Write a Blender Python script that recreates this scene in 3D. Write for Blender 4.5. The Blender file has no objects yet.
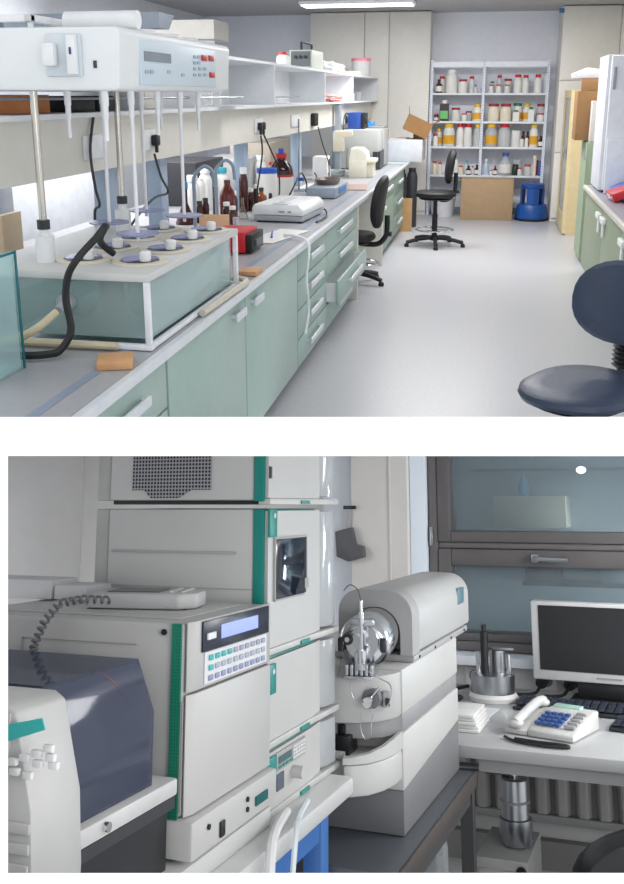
import bpy, bmesh, math, random
from mathutils import Vector, Matrix
random.seed(7)
sc = bpy.context.scene
COL = sc.collection
R = math.radians
# ---------------------------------------------------------------- camera and the two storeys' frames
F, CX, CY = 900.0, 312.0, 340.0
TH = math.atan(245/900); PSI = math.atan(184/900*math.cos(TH))
CAM = Vector((0, 0, 1.8))
FW = Vector((-math.sin(PSI)*math.cos(TH), math.cos(PSI)*math.cos(TH), -math.sin(TH)))
RT = Vector((math.cos(PSI), math.sin(PSI), 0)); UP = RT.cross(FW)
PH = math.atan(165/900); YA = R(21.5)
_y = FW*math.cos(PH)-UP*math.sin(PH); ZB = FW*math.sin(PH)+UP*math.cos(PH)
XB = RT*math.cos(YA)-_y*math.sin(YA); YB = RT*math.sin(YA)+_y*math.cos(YA)
MA = Matrix.Identity(4)
MB_ = Matrix(((XB.x, YB.x, ZB.x, CAM.x), (XB.y, YB.y, ZB.y, CAM.y), (XB.z, YB.z, ZB.z, CAM.z), (0, 0, 0, 1)))
MF = Matrix(((RT.x, FW.x, UP.x, CAM.x), (RT.y, FW.y, UP.y, CAM.y), (RT.z, FW.z, UP.z, CAM.z), (0, 0, 0, 1)))
ROOM = MA; SC = 1.0
def room(m, s):
    global ROOM, SC
    ROOM, SC = m, s
def _ray(px, row): return FW + RT*((px-CX)/F) + UP*((CY-row)/F)
def at(px, row, **k):
    """a point of the upper laboratory on the plane x=, y= or z="""
    r = _ray(px, row); ax, v = list(k.items())[0]; i = 'xyz'.index(ax)
    return CAM + r*((v-CAM[i])/r[i])
def bt(px, row, **k):
    """the same in the lower laboratory's own axes"""
    q = _ray(px, row); r = Vector((q.dot(XB), q.dot(YB), q.dot(ZB))); ax, v = list(k.items())[0]; i = 'xyz'.index(ax)
    return r*(v/r[i])
# ---------------------------------------------------------------- materials
def lin(h):
    h = h.lstrip('#'); o = []
    for i in (0, 2, 4):
        c = int(h[i:i+2], 16)/255
        o.append(c/12.92 if c <= .04045 else ((c+.055)/1.055)**2.4)
    return (*o, 1)
_m = {}
def mat(h, rough=.5, metal=0., noise=.05, scale=12., bump=0., emit=0., spec=.5, coat=0.):
    key = (h, rough, metal, noise, scale, bump, emit, spec, coat)
    if key in _m: return _m[key]
    m = bpy.data.materials.new('surface_'+h.strip('#')); m.use_nodes = True
    nt = m.node_tree; b = nt.nodes['Principled BSDF']
    b.inputs['Roughness'].default_value = rough; b.inputs['Metallic'].default_value = metal
    b.inputs['Specular IOR Level'].default_value = spec; b.inputs['Coat Weight'].default_value = coat
    c = lin(h)
    tc = nt.nodes.new('ShaderNodeTexCoord'); nz = nt.nodes.new('ShaderNodeTexNoise')
    nz.inputs['Scale'].default_value = scale; nz.inputs['Detail'].default_value = 4
    nt.links.new(tc.outputs['Object'], nz.inputs['Vector'])
    rp = nt.nodes.new('ShaderNodeValToRGB')
    rp.color_ramp.elements[0].color = tuple(max(0, x*(1-noise)) for x in c[:3])+(1,)
    rp.color_ramp.elements[1].color = tuple(min(1, x*(1+noise)) for x in c[:3])+(1,)
    rp.color_ramp.elements[0].position = .3; rp.color_ramp.elements[1].position = .7
    nt.links.new(nz.outputs['Fac'], rp.inputs['Fac']); nt.links.new(rp.outputs['Color'], b.inputs['Base Color'])
    if bump:
        bp = nt.nodes.new('ShaderNodeBump'); bp.inputs['Strength'].default_value = bump; bp.inputs['Distance'].default_value = .004
        n2 = nt.nodes.new('ShaderNodeTexNoise'); n2.inputs['Scale'].default_value = scale*8
        nt.links.new(tc.outputs['Object'], n2.inputs['Vector'])
        nt.links.new(n2.outputs['Fac'], bp.inputs['Height']); nt.links.new(bp.outputs['Normal'], b.inputs['Normal'])
    if emit:
        b.inputs['Emission Color'].default_value = c; b.inputs['Emission Strength'].default_value = emit
    _m[key] = m
    return m
def clear(h, body=.25, rough=.08, tint='#ffffff'):
    """see-through plastic or thin glass: a share of coloured glossy plastic over tinted transparency"""
    key = ('clear', h, body, rough, tint)
    if key in _m: return _m[key]
    m = bpy.data.materials.new('clear_'+h.strip('#')); m.use_nodes = True
    nt = m.node_tree; b = nt.nodes['Principled BSDF']; out = nt.nodes['Material Output']
    b.inputs['Base Color'].default_value = lin(h); b.inputs['Roughness'].default_value = rough
    tr = nt.nodes.new('ShaderNodeBsdfTransparent'); tr.inputs['Color'].default_value = lin(tint)
    fr = nt.nodes.new('ShaderNodeLayerWeight'); fr.inputs['Blend'].default_value = .25
    ma = nt.nodes.new('ShaderNodeMath'); ma.operation = 'MULTIPLY_ADD'
    ma.inputs[1].default_value = .4; ma.inputs[2].default_value = body; ma.use_clamp = True
    nt.links.new(fr.outputs['Fresnel'], ma.inputs[0])
    mx = nt.nodes.new('ShaderNodeMixShader')
    nt.links.new(ma.outputs[0], mx.inputs[0]); nt.links.new(tr.outputs[0], mx.inputs[1]); nt.links.new(b.outputs[0], mx.inputs[2])
    nt.links.new(mx.outputs[0], out.inputs['Surface'])
    _m[key] = m
    return m
def dotted(h, hole, scale, frac=.3):
    """sheet with a grid of round holes or knobs"""
    key = ('dots', h, hole, scale, frac)
    if key in _m: return _m[key]
    m = mat(h, .5, noise=.021+scale*1e-6); nt = m.node_tree; b = nt.nodes['Principled BSDF']
    tc = nt.nodes.new('ShaderNodeTexCoord'); vo = nt.nodes.new('ShaderNodeTexVoronoi')
    vo.inputs['Scale'].default_value = scale; vo.inputs['Randomness'].default_value = 0
    vo.voronoi_dimensions = '2D'; sx_ = nt.nodes.new('ShaderNodeSeparateXYZ'); cx_ = nt.nodes.new('ShaderNodeCombineXYZ')
    nt.links.new(tc.outputs['Object'], sx_.inputs[0]); nt.links.new(sx_.outputs[0], cx_.inputs[0]); nt.links.new(sx_.outputs[2], cx_.inputs[1]); nt.links.new(cx_.outputs[0], vo.inputs['Vector'])
    gt = nt.nodes.new('ShaderNodeMath'); gt.operation = 'GREATER_THAN'; gt.inputs[1].default_value = frac
    nt.links.new(vo.outputs['Distance'], gt.inputs[0])
    mx = nt.nodes.new('ShaderNodeMixRGB'); mx.inputs[1].default_value = lin(hole); mx.inputs[2].default_value = lin(h)
    nt.links.new(gt.outputs[0], mx.inputs[0]); nt.links.new(mx.outputs[0], b.inputs['Base Color'])
    _m[key] = m
    return m
# ---------------------------------------------------------------- mesh builder
class MB:
    def __init__(s): s.bm = bmesh.new()
    def mark(s): return len(s.bm.verts)
    def _since(s, n):
        s.bm.verts.ensure_lookup_table(); return [s.bm.verts[i] for i in range(n, len(s.bm.verts))]
    def xf(s, m, n=0):
        for v in s._since(n): v.co = m @ v.co
        return s
    def rot(s, ang, axis='Z', piv=(0, 0, 0), n=0):
        p = Vector(piv)
        return s.xf(Matrix.Translation(p) @ Matrix.Rotation(R(ang), 4, axis) @ Matrix.Translation(-p), n)
    def mv(s, x, y, z, n=0): return s.xf(Matrix.Translation((x, y, z)), n)
    def box(s, x0, x1, y0, y1, z0, z1, b=0., seg=2):
        m = Matrix.Translation(((x0+x1)/2, (y0+y1)/2, (z0+z1)/2)) @ Matrix.Diagonal((abs(x1-x0), abs(y1-y0), abs(z1-z0), 1))
        g = bmesh.ops.create_cube(s.bm, size=1, matrix=m)
        if b:
            ed = list({e for v in g['verts'] for e in v.link_edges})
            bmesh.ops.bevel(s.bm, geom=ed, offset=min(b, .49*min(abs(x1-x0), abs(y1-y0), abs(z1-z0))), segments=seg, profile=.5, affect='EDGES')
        return s
    def cyl(s, p, q, r, r2=None, n=16):
        p, q = Vector(p), Vector(q); d = q-p; r2 = r if r2 is None else r2
        a = d.normalized().orthogonal().normalized(); b = d.normalized().cross(a)
        A = [s.bm.verts.new(p+(a*math.cos(t)+b*math.sin(t))*r) for t in (2*math.pi*i/n for i in range(n))]
        B = [s.bm.verts.new(q+(a*math.cos(t)+b*math.sin(t))*r2) for t in (2*math.pi*i/n for i in range(n))]
        for i in range(n): s.bm.faces.new((A[i], A[(i+1) % n], B[(i+1) % n], B[i]))
        s.bm.faces.new(A[::-1]); s.bm.faces.new(B)
        return s
    def lathe(s, prof, c=(0, 0, 0), n=20, sx=1., sy=1., closed=False):
        c = Vector(c); rings = []
        for r, z in prof:
            if r < 1e-6: rings.append([s.bm.verts.new(c+Vector((0, 0, z)))])
            else: rings.append([s.bm.verts.new(c+Vector((sx*r*math.cos(2*math.pi*i/n), sy*r*math.sin(2*math.pi*i/n), z))) for i in range(n)])
        pr = list(zip(rings, rings[1:]))
        if closed: pr.append((rings[-1], rings[0]))
        for a, b in pr:
            for i in range(n):
                j = (i+1) % n
                if len(a) == 1 and len(b) == 1: continue
                if len(a) == 1: s.bm.faces.new((a[0], b[j], b[i]))
                elif len(b) == 1: s.bm.faces.new((a[i], a[j], b[0]))
                else: s.bm.faces.new((a[i], a[j], b[j], b[i]))
        return s
    def torus(s, c, Rr, r, n=32, k=8):
        return s.lathe([(Rr+r*math.cos(2*math.pi*i/k), r*math.sin(2*math.pi*i/k)) for i in range(k)], c, n, closed=True)
    def tube(s, pts, r, n=8, sub=6):
        P = [Vector(p) for p in pts]
        if sub > 1 and len(P) > 2:
            Q = []
            for i in range(len(P)-1):
                p0, p1, p2, p3 = P[max(i-1, 0)], P[i], P[i+1], P[min(i+2, len(P)-1)]
                for k in range(sub):
                    t = k/sub
                    Q.append(.5*((2*p1)+(p2-p0)*t+(2*p0-5*p1+4*p2-p3)*t*t+(3*p1-p0-3*p2+p3)*t**3))
            P = Q+[P[-1]]
        prev = None; a = None
        for i, p in enumerate(P):
            d = (P[min(i+1, len(P)-1)]-P[max(i-1, 0)]).normalized()
            if a is None: a = d.orthogonal().normalized()
            else:
                a = a-d*a.dot(d)
                a = a.normalized() if a.length > 1e-6 else d.orthogonal().normalized()
            b = d.cross(a)
            ring = [s.bm.verts.new(p+(a*math.cos(2*math.pi*k/n)+b*math.sin(2*math.pi*k/n))*r) for k in range(n)]
            if prev:
                for k in range(n): s.bm.faces.new((prev[k], prev[(k+1) % n], ring[(k+1) % n], ring[k]))
            else: s.bm.faces.new(ring[::-1])
            prev = ring
        s.bm.faces.new(prev)
        return s
    def prism(s, poly, a0, a1, axis='z', b=0.):
        f = {'z': lambda u, v, w: (u, v, w), 'x': lambda u, v, w: (w, u, v), 'y': lambda u, v, w: (u, w, v)}[axis]
        A = [s.bm.verts.new(f(u, v, a0)) for u, v in poly]; B = [s.bm.verts.new(f(u, v, a1)) for u, v in poly]
        n = len(poly); fs = []
        for i in range(n): fs.append(s.bm.faces.new((A[i], A[(i+1) % n], B[(i+1) % n], B[i])))
        fs.append(s.bm.faces.new(A[::-1])); fs.append(s.bm.faces.new(B))
        bmesh.ops.recalc_face_normals(s.bm, faces=fs)
        if b:
            ed = list({e for f_ in fs for e in f_.edges if e.calc_face_angle(0) > .6})
            bmesh.ops.bevel(s.bm, geom=ed, offset=b, segments=2, profile=.5, affect='EDGES')
        return s
    def ball(s, c, r, sx=1, sy=1, sz=1, u=16, v=10):
        m = Matrix.Translation(c) @ Matrix.Diagonal((sx, sy, sz, 1))
        bmesh.ops.create_uvsphere(s.bm, u_segments=u, v_segments=v, radius=r, matrix=m)
        return s
    def pad(s, outline, z0, z1, dome=.0, inset=.15):
        """cushion: a closed outline with rounded rim and slightly domed top"""
        c = Vector((sum(p[0] for p in outline)/len(outline), sum(p[1] for p in outline)/len(outline)))
        prof = [(1-inset, z0), (1-.04, z0+(z1-z0)*.15), (1, z0+(z1-z0)*.45), (1-.02, z0+(z1-z0)*.75), (1-inset*.6, z1), (.6, z1+dome*.7), (.25, z1+dome)]
        rings = [[s.bm.verts.new(((c.x+(p[0]-c.x)*k), (c.y+(p[1]-c.y)*k), z)) for p in outline] for k, z in prof]
        n = len(outline)
        for a, b in zip(rings, rings[1:]):
            for i in range(n): s.bm.faces.new((a[i], a[(i+1) % n], b[(i+1) % n], b[i]))
        s.bm.faces.new(rings[0][::-1]); s.bm.faces.new(rings[-1])
        return s
    def cut(s, mw, co, no):
        """trim away what lies on the side NO points to of a plane given in world space"""
        inv = mw.inverted()
        bmesh.ops.bisect_plane(s.bm, geom=s.bm.verts[:]+s.bm.edges[:]+s.bm.faces[:], plane_co=inv @ co, plane_no=(mw.transposed().to_3x3() @ no), clear_outer=True)
        ed = [e for e in s.bm.edges if len(e.link_faces) == 1]
        if ed: bmesh.ops.holes_fill(s.bm, edges=ed)
        return s
    def mesh(s, name, m):
        if SC != 1: 
            for v in s.bm.verts: v.co *= SC
        bmesh.ops.recalc_face_normals(s.bm, faces=s.bm.faces[:])
        me = bpy.data.meshes.new(name); s.bm.to_mesh(me); s.bm.free()
        for p in me.polygons: p.use_smooth = True
        me.set_sharp_from_angle(angle=R(38))
        me.materials.append(m)
        return me
def _link(name, data): o = bpy.data.objects.new(name, data); COL.objects.link(o); return o
def _place(o, loc, rz):
    o.matrix_world = ROOM @ Matrix.Translation(Vector(loc)*SC) @ Matrix.Rotation(R(rz), 4, 'Z')
def thing(name, label, cat, loc=(0, 0, 0), rz=0, group=None):
    o = _link(name, None); o.empty_display_size = .05; _place(o, loc, rz)
    o['label'] = label; o['category'] = cat
    if group: o['group'] = group
    return o
def part(parent, name, mb, m, label=None, cutp=None):
    if cutp:
        r = parent
        while r.parent: r = r.parent
        s = Matrix.Diagonal((SC, SC, SC, 1))
        mb.cut(r.matrix_basis @ s, *cutp)
    o = _link(name, mb.mesh(name, m)); o.parent = parent
    if label: o['label'] = label
    return o
def single(name, label, cat, mb, m, loc=(0, 0, 0), rz=0, group=None, cutp=None):
    w = ROOM @ Matrix.Translation(Vector(loc)*SC) @ Matrix.Rotation(R(rz), 4, 'Z')
    if cutp: mb.cut(w @ Matrix.Diagonal((SC, SC, SC, 1)), *cutp)
    o = _link(name, mb.mesh(name, m)); o.matrix_world = w
    o['label'] = label; o['category'] = cat
    if group: o['group'] = group
    return o
def struct(name, mb, m, parent=None):
    o = _link(name, mb.mesh(name, m))
    if parent: o.parent = parent
    else: o.matrix_world = ROOM; o['kind'] = 'structure'
    return o
def _plane(row, sign):
    n = RT.cross(_ray(CX, row)).normalized()      # plane through the whole row, pointing up
    return (CAM.copy(), n*sign)
CUT_A = _plane(421, -1)   # the upper room's furniture stops on top of the slab
CUT_B = _plane(452.5, 1)  # the lower room's stops under it
# ---------------------------------------------------------------- shared colours
WHITE = mat('#e6e8ea', .45); CREAM = mat('#dcd8cc', .5); BLACK = mat('#17181b', .5); DARK = mat('#2a2c31', .45)
STEEL = mat('#b9bcc0', .28, 1.); CHROME = mat('#dcdde0', .12, 1.); RED = mat('#c3202c', .4); BLUE = mat('#1f4f9e', .4)
CARD = mat('#a87c50', .8, noise=.08, scale=6); AMBER = mat('#4a1710', .12, noise=.15); 
# ================================================================ camera, light, the slab between the storeys
cd = bpy.data.cameras.new('camera'); co = bpy.data.objects.new('camera', cd); COL.objects.link(co)
co.matrix_world = Matrix(((RT.x, UP.x, -FW.x, CAM.x), (RT.y, UP.y, -FW.y, CAM.y), (RT.z, UP.z, -FW.z, CAM.z), (0, 0, 0, 1)))
cd.sensor_fit = 'VERTICAL'; cd.sensor_height = 24; cd.lens = 24*F/884; cd.shift_y = -(442-CY)/884; cd.clip_start = .02
sc.camera = co
sc.view_settings.view_transform = 'Standard'; sc.view_settings.look = 'None'; sc.view_settings.exposure = .12; sc.view_settings.gamma = 1
w = bpy.data.worlds.new('world'); sc.world = w; w.use_nodes = True
w.node_tree.nodes['Background'].inputs[0].default_value = (.96, .98, 1, 1); w.node_tree.nodes['Background'].inputs[1].default_value = 1.0
def area(name, loc, rot, sx, sy, power, col=(1, 1, 1)):
    l = bpy.data.lights.new(name, 'AREA'); l.shape = 'RECTANGLE'; l.size = sx; l.size_y = sy; l.energy = power; l.color = col
    o = bpy.data.objects.new(name, l); COL.objects.link(o); o.location = loc; o.rotation_euler = rot
    return o
room(MF, 1.)
def fr(px, row, d): return ((px-CX)/F*d, d, (CY-row)/F*d)
WALLW = mat('#f6f6f6', .7, noise=.01)
def wedge(px0, px1, r0, r1, d0, q0, q1, d1):
    m = MB(); v = [m.bm.verts.new(p) for p in (fr(px0, r0, d0), fr(px1, r0, d0), fr(px1, r1, d0), fr(px0, r1, d0))]
    e = d0/d1; u = [m.bm.verts.new(p) for p in (fr(CX+(px0-CX)*1., q0, d1), fr(px1, q0, d1), fr(px1, q1, d1), fr(px0, q1, d1))]
    f = m.bm.faces
    for k in range(4): f.new((v[k], v[(k+1) % 4], u[(k+1) % 4], u[k]))
    f.new(v[::-1]); f.new(u)
    return m
struct('trim_1', wedge(-500, 1124, 417, 456, .9, 425, 449, 4.6), WALLW)
struct('wall_front', wedge(-1500, 8, 456, 1100, .9, 455.5, 1100, .95), WALLW)
struct('trim_2', wedge(8, 1500, 873, 1100, .9, 875, 1100, .95), WALLW)
# ================================================================ UPPER STOREY: the chemistry laboratory
room(MA, 1.)
FLOORA = mat('#b1b2b7', .34, noise=.06, scale=40)
WALLA = mat('#edf0f9', .8, noise=.02); PANELA = mat('#e3e1db', .6, noise=.02); CEILA = mat('#b4b4b6', .8, noise=.03)
m = MB(); p, q = at(-330, 421.5, z=0), at(1010, 421.5, z=0)
m.prism([(p.x, p.y), (q.x, q.y), (2.5, q.y+.6), (2.5, 14.6), (-4.7, 14.6), (-4.7, p.y+.2)], -.06, 0); struct('floor', m, FLOORA)
m = MB(); m.box(-4.7, 2.5, 3.2, 14.6, 3., 3.1); struct('ceiling', m, CEILA)
m = MB(); m.box(-4.7, 2.5, 14.5, 14.6, 0, 3.); struct('wall_back', m, WALLA)
m = MB(); m.box(2.4, 2.5, 6.4, 14.5, 0, 3.); struct('wall_right', m, PANELA)
m = MB(); m.box(-4.7, -4.6, 5.0, 14.5, 0, 3.); struct('wall_left', m, mat('#dfe3ea', .8, noise=.02))
m = MB(); m.box(-1.0, .8, 14.485, 14.5, 0, .09); struct('baseboard_back', m, mat('#8f97a6', .6))
m = MB(); m.box(-4.6, -2.73, 8.9, 9.4, 2.33, 2.51); struct('trim_3', m, mat('#96948f', .7)); m = MB(); m.prism([(7.9, 2.37), (8.15, 2.37), (8.3, 2.5), (7.9, 2.5)], -4.6, -2.92, 'x'); struct('trim_9', m, mat('#5b626c', .6))
# built-in cupboards at the back
def cupboard(label, x0, x1, y0, seams, split, name='tall_cupboard'):
    t = thing(name, label, 'cupboard', (0, 0, 0))
    m = MB(); m.box(x0+.005, x1-.005, y0+.03, 14.48, .005, 2.99); part(t, 'body', m, PANELA)
    xs = [x0]+seams+[x1]
    for a, b in zip(xs, xs[1:]):
        zs = [.06]+split+[2.985]
        for c, d in zip(zs, zs[1:]):
            m = MB(); m.box(a+.006, b-.006, y0, y0+.029, c+.006, d-.006, .003); part(t, 'door', m, PANELA)
    return t
cupboard('tall cream built-in cupboard behind the far end of the long bench', -2.8, -.985, 14.05, [-1.97, -1.6], [])
t = cupboard('tall cream built-in cupboard in the far corner behind the cardboard boxes', .86, 2.35, 13.62, [1.64], [1.0, 2.0])
m = MB(); q = at(562, 10.5, y=13.6); m.box(q.x-.035, q.x+.035, 13.612, 13.619, q.z-.03, q.z+.03); part(t, 'sticker', m, mat('#3f78a8', .5), 'small blue sticker')
# ceiling lamps
def lamp(x0, x1, y0, y1, label):
    t = thing('ceiling_lamp', label, 'lamp', ((x0+x1)/2, (y0+y1)/2, 2.93), 0, 'strip lamps on the laboratory ceiling')
    dx, dy = (x1-x0)/2, (y1-y0)/2
    m = MB(); m.box(-dx, dx, -dy, dy, .02, .069, .008); part(t, 'housing', m, WHITE)
    m = MB(); m.box(-dx+.03, dx-.03, -dy+.03, dy-.03, .008, .021); part(t, 'diffuser', m, mat('#ffffff', .5, emit=4., noise=0.))
lamp(-2.62, -1.1, 12.35, 12.75, 'long white strip lamp glowing on the laboratory ceiling')
for k, (x, y, e) in enumerate(((-.6, 11.2, 92), (-.2, 9.4, 45), (-2.65, 6.3, 60), (-.2, 6.2, 30), (-3.2, 8, 40), (1.6, 10.4, 25))):  # fill lights added under the ceiling without fixtures, to brighten the room
    area('ceiling_fill', (x, y, 2.9), (0, 0, 0), 1.5, .5, e, (1, .985, .97))
area('left_fill', (-4.4, 8.2, 1.7), (R(90), 0, R(-90)), 5., 1.6, 60, (.9, .95, 1))  # cool fill added before the left wall, which has no window
# ---------------------------------------------------------------- the long bench
GREEN = mat('#a0b6b0', .4, noise=.03); GREENR = mat('#8c9882', .45, noise=.03); TOPA = mat('#a6a7ab', .35, noise=.04, scale=30)
EDGE = mat('#d3d8de', .3); HANDLE = mat('#d5dae0', .35); CARC = mat('#c9cfd0', .5); CREAMP = mat('#dcd9cf', .5)
t = thing('worktop', 'long light grey laboratory worktop running to the back of the room', 'worktop', (0, 0, 0))
m = MB(); m.box(-2.9, -1.165, 1.8, 13.6, .87, .9); part(t, 'top', m, TOPA, cutp=CUT_A)
m = MB(); m.box(-1.164, -1.13, 1.8, 13.6, .862, .902, .006); part(t, 'front_edge', m, EDGE, 'pale front edge strip', cutp=CUT_A)
m = MB(); m.box(-1.29, -1.255, 1.8, 13.59, .9002, .9022); part(t, 'inlay', m, mat('#8d98ac', .3), 'blue grey strip along the front', cutp=CUT_A)
def handle(par, y0, y1, z, x=-1.17, s=1, cutp=None):
    m = MB(); m.box(x, x+.028*s, y0, y0+.014, z-.008, z+.008); m.box(x, x+.028*s, y1-.014, y1, z-.008, z+.008)
    m.box(x+.022*s, x+.036*s, y0-.01, y1+.01, z-.02, z+.02, .005); return part(par, 'handle', m, HANDLE, 'white bar handle', cutp=cutp)
def base_unit(label, y0, y1, fronts, cutp=None, group='green cabinets under the long bench', depth=.62, col=None):
    """fronts: (kind, y0, y1, z0, z1, pulled out by)"""
    t = thing('bench_cabinet', label, 'cabinet', (0, 0, 0), 0, group)
    m = MB(); m.box(-1.175-depth, -1.178, y0+.004, y1-.004, .1, .858); m.box(-1.175-depth, -1.25, y0+.004, y1-.004, .001, .1)
    part(t, 'carcass', m, CARC, cutp=cutp)
    for k, a, b, c, d, o in fronts:
        m = MB(); m.box(-1.176+o, -1.157+o, a+.008, b-.008, c+.005, d-.005, .003)
        f = part(t, 'drawer' if k == 'd' else 'door', m, col or GREEN, cutp=cutp)
        if o:
            m = MB(); m.box(-1.3, -1.177+o, a+.03, a+.042, c+.03, d-.03); m.box(-1.3, -1.177+o, b-.042, b-.03, c+.03, d-.03); m.box(-1.3, -1.177+o, a+.03, b-.03, c+.02, c+.03)
            part(f, 'drawer_box', m, WHITE, 'white drawer box')
        if k == 'd': handle(f, max(a, 2.2)+(b-max(a, 2.2))*.3, b-(b-max(a, 2.2))*.3, (c+d)/2+.015, -1.157+o, cutp=cutp)
        elif k == 'p': handle(f, b-.24, b-.1, d-.06, -1.157+o, cutp=cutp)
        else: handle(f, a+.1, a+.24, d-.06, -1.157+o, cutp=cutp)
    return t
base_unit('green drawer cabinet at the near end of the long bench under the water bath', 1.9, 3.06,
          [('d', 1.9, 3.055, .66, .858, 0), ('d', 1.9, 3.055, .46, .66, 0)], CUT_A)
base_unit('green cabinet with two plain doors under the long bench', 3.06, 5.4, [('p', 3.06, 4.17, .1, .858, 0), ('o', 4.17, 5.4, .1, .858, 0)], CUT_A)
zs = [.1, .29, .48, .67, .858]
base_unit('narrower green cabinet of four drawers with the thin white hose over it', 5.4, 6.42, [('d', 5.4, 6.42, a, b, 0) for a, b in zip(zs, zs[1:])])
base_unit('green drawer cabinet with one lower drawer pulled open', 6.42, 7.93, [('d', 6.42, 7.93, a, b, .09 if i == 1 else 0) for i, (a, b) in enumerate(zip(zs, zs[1:]))])
m = MB(); m.box(-1.8, -1.15, 7.94, 7.985, .001, .858); single('bench_divider', 'white upright panel at the near side of the knee space under the bench', 'panel', m, CREAMP)
m = MB(); m.box(-1.8, -1.13, 9.66, 9.7, .001, .858); single('bench_divider', 'cream upright panel at the far side of the knee space beyond the first chair', 'panel', m, CREAMP)
base_unit('green door and drawer cabinet under the far end of the bench', 9.72, 12.24,
          [('d', 9.72, 11.0, .66, .858, 0), ('o', 9.72, 11.0, .1, .66, 0), ('d', 11.0, 12.22, .6, .858, 0), ('d', 11.0, 12.22, .35, .6, 0), ('d', 11.0, 12.22, .1, .35, 0)], col=mat('#869a8e', .4, noise=.03))
m = MB(); m.box(-1.7, -1.04, 12.27, 12.3, .001, .45); m.rot(0); single('wooden_board', 'light brown board standing under the far end of the bench', 'board', m, mat('#b08d63', .7))
for i, (x, y) in enumerate(((-1.22, 12.55), (-1.09, 12.75))):
    t = thing('waste_canister', ['dark grey canister under the bench end, nearer the cabinet', 'dark grey canister under the bench end, nearer the shelving'][i], 'canister', (x, y, 0), 0, 'dark canisters under the bench end')
    m = MB(); m.lathe([(0, .001), (.07, .001), (.075, .02), (.075, .7), (.06, .76), (0, .76)], n=18); part(t, 'body', m, DARK)
    m = MB(); m.lathe([(0, .761), (.05, .761), (.05, .82), (0, .82)], n=16); part(t, 'cap', m, BLACK)
# ---------------------------------------------------------------- service spine, posts and overhead shelf
t = thing('overhead_shelf', 'long white open overhead shelf above the bench spine', 'shelf', (0, 0, 0))
SHW = mat('#dfe2e6', .5, noise=.02)
m = MB(); m.box(-2.15, -1.75, 4.45, 14.03, 2.03, 2.05); part(t, 'top_board', m, SHW)
m = MB(); m.box(-2.15, -1.75, 2.9, 14.03, 1.705, 1.725); part(t, 'bottom_board', m, SHW)
for y in (4.45, 5.3, 7.33, 9.6, 11.55, 14.0):
    m = MB(); m.box(-2.15, -1.755, y, y+.025, 1.725, 2.03); part(t, 'divider', m, SHW)
for a, b in ((5.9, 7.33), (7.9, 9.6), (9.63, 11.55), (11.58, 14.0)):
    m = MB(); m.box(-2.15, -2.135, a, b, 1.725, 2.03); part(t, 'back_panel', m, WHITE)
for a, b in ((3.0, 4.4), (4.5, 5.29), (5.33, 6.5), (7.36, 8.5), (9.63, 10.5)):
    m = MB(); m.cyl((-1.79, a, 1.785), (-1.79, b, 1.785), .006, n=8); part(t, 'rail', m, mat('#8b9098', .3, .6))
t = thing('service_panel', 'cream service panel along the spine of the bench on grey posts', 'panel', (0, 0, 0))
m = MB(); m.box(-2.1, -1.85, 2.9, 14.03, 1.45, 1.704); part(t, 'panel', m, mat('#dcdad2', .5, noise=.02))
PST = mat('#9eb0c6', .35, noise=.03)
for y in (4.45, 5.2, 7.08, 9.17, 11.6):
    m = MB(); m.box(-2.02, -1.93, y-.06, y+.06, .901, 1.449, .006); part(t, 'post', m, PST, 'blue grey post')
def socket(y, label, plugs, w=.1):
    t = thing('wall_socket', label, 'socket', (-1.85, y, 1.565), 0, 'white sockets on the service panel')
    m = MB(); m.box(.001, .014, -w, w, -.055, .055, .004); part(t, 'plate', m, WHITE)
    for i in range(plugs):
        m = MB(); yy = (-.5+i)*.09 if plugs > 1 else .04
        m.box(.0145, .05, yy-.03, yy+.03, -.035, .025, .01); m.cyl((.035, yy, -.03), (.035, yy, -.07), .011, n=8); part(t, 'plug', m, BLACK, 'black plug')
socket(7.15, 'white wall socket with two black plugs beside the big brown bottle', 2, .12)
socket(8.55, 'plain white wall socket on the panel left of the black adapter', 0, .2)
socket(4.05, 'white double socket on the panel seen under the machine head', 0, .12)
socket(4.75, 'white socket with a single black plug behind the machine shafts', 1, .09)
socket(11.0, 'small white socket behind the cream mixer', 0, .1)
m = MB(); m.box(-1.849, -1.8, 9.3, 9.48, 1.49, 1.62, .012); single('power_adapter', 'black power adapter on the panel above the small white meter', 'adapter', m, BLACK)  # power adapter plugged in on the service panel
def cable(name, label, pts, r, m_, cat='cable'): return single(name, label, cat, MB().tube(pts, r), m_)
cable('power_cable', 'thin black cable from the double plug down to the bench', [(-1.815, 7.1, 1.49), (-1.8, 7.08, 1.35), (-1.82, 7.0, 1.1), (-1.84, 6.95, .908)], .007, BLACK)
cable('power_cable', 'thin black cable hanging beside the blue lidded white jar', [(-1.815, 7.2, 1.49), (-1.79, 7.35, 1.35), (-1.77, 7.5, 1.2), (-1.75, 7.45, 1.0), (-1.75, 7.3, .908)], .007, BLACK)
cable('power_cable', 'black cable from the adapter to the small meter', [(-1.79, 9.4, 1.48), (-1.78, 9.6, 1.3), (-1.71, 9.58, 1.1), (-1.69, 9.5, .915)], .006, BLACK)
cable('power_cable', 'grey cable from the single plug behind the machine', [(-1.815, 4.75, 1.49), (-1.8, 4.8, 1.36), (-1.82, 4.95, 1.26), (-1.84, 4.75, 1.24), (-1.87, 4.45, 1.1), (-1.88, 4.4, .907)], .007, mat('#3a3b42', .5))
cable('power_cable', 'dark cable hanging from the shelf in front of the white cabinet', [(-1.84, 4.05, 1.7), (-1.82, 3.95, 1.55), (-1.82, 3.98, 1.38), (-1.84, 4.06, 1.29), (-1.9, 4.13, 1.24), (-1.93, 4.2, 1.0), (-1.95, 4.3, .908)], .007, mat('#3a3b42', .5))
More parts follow.
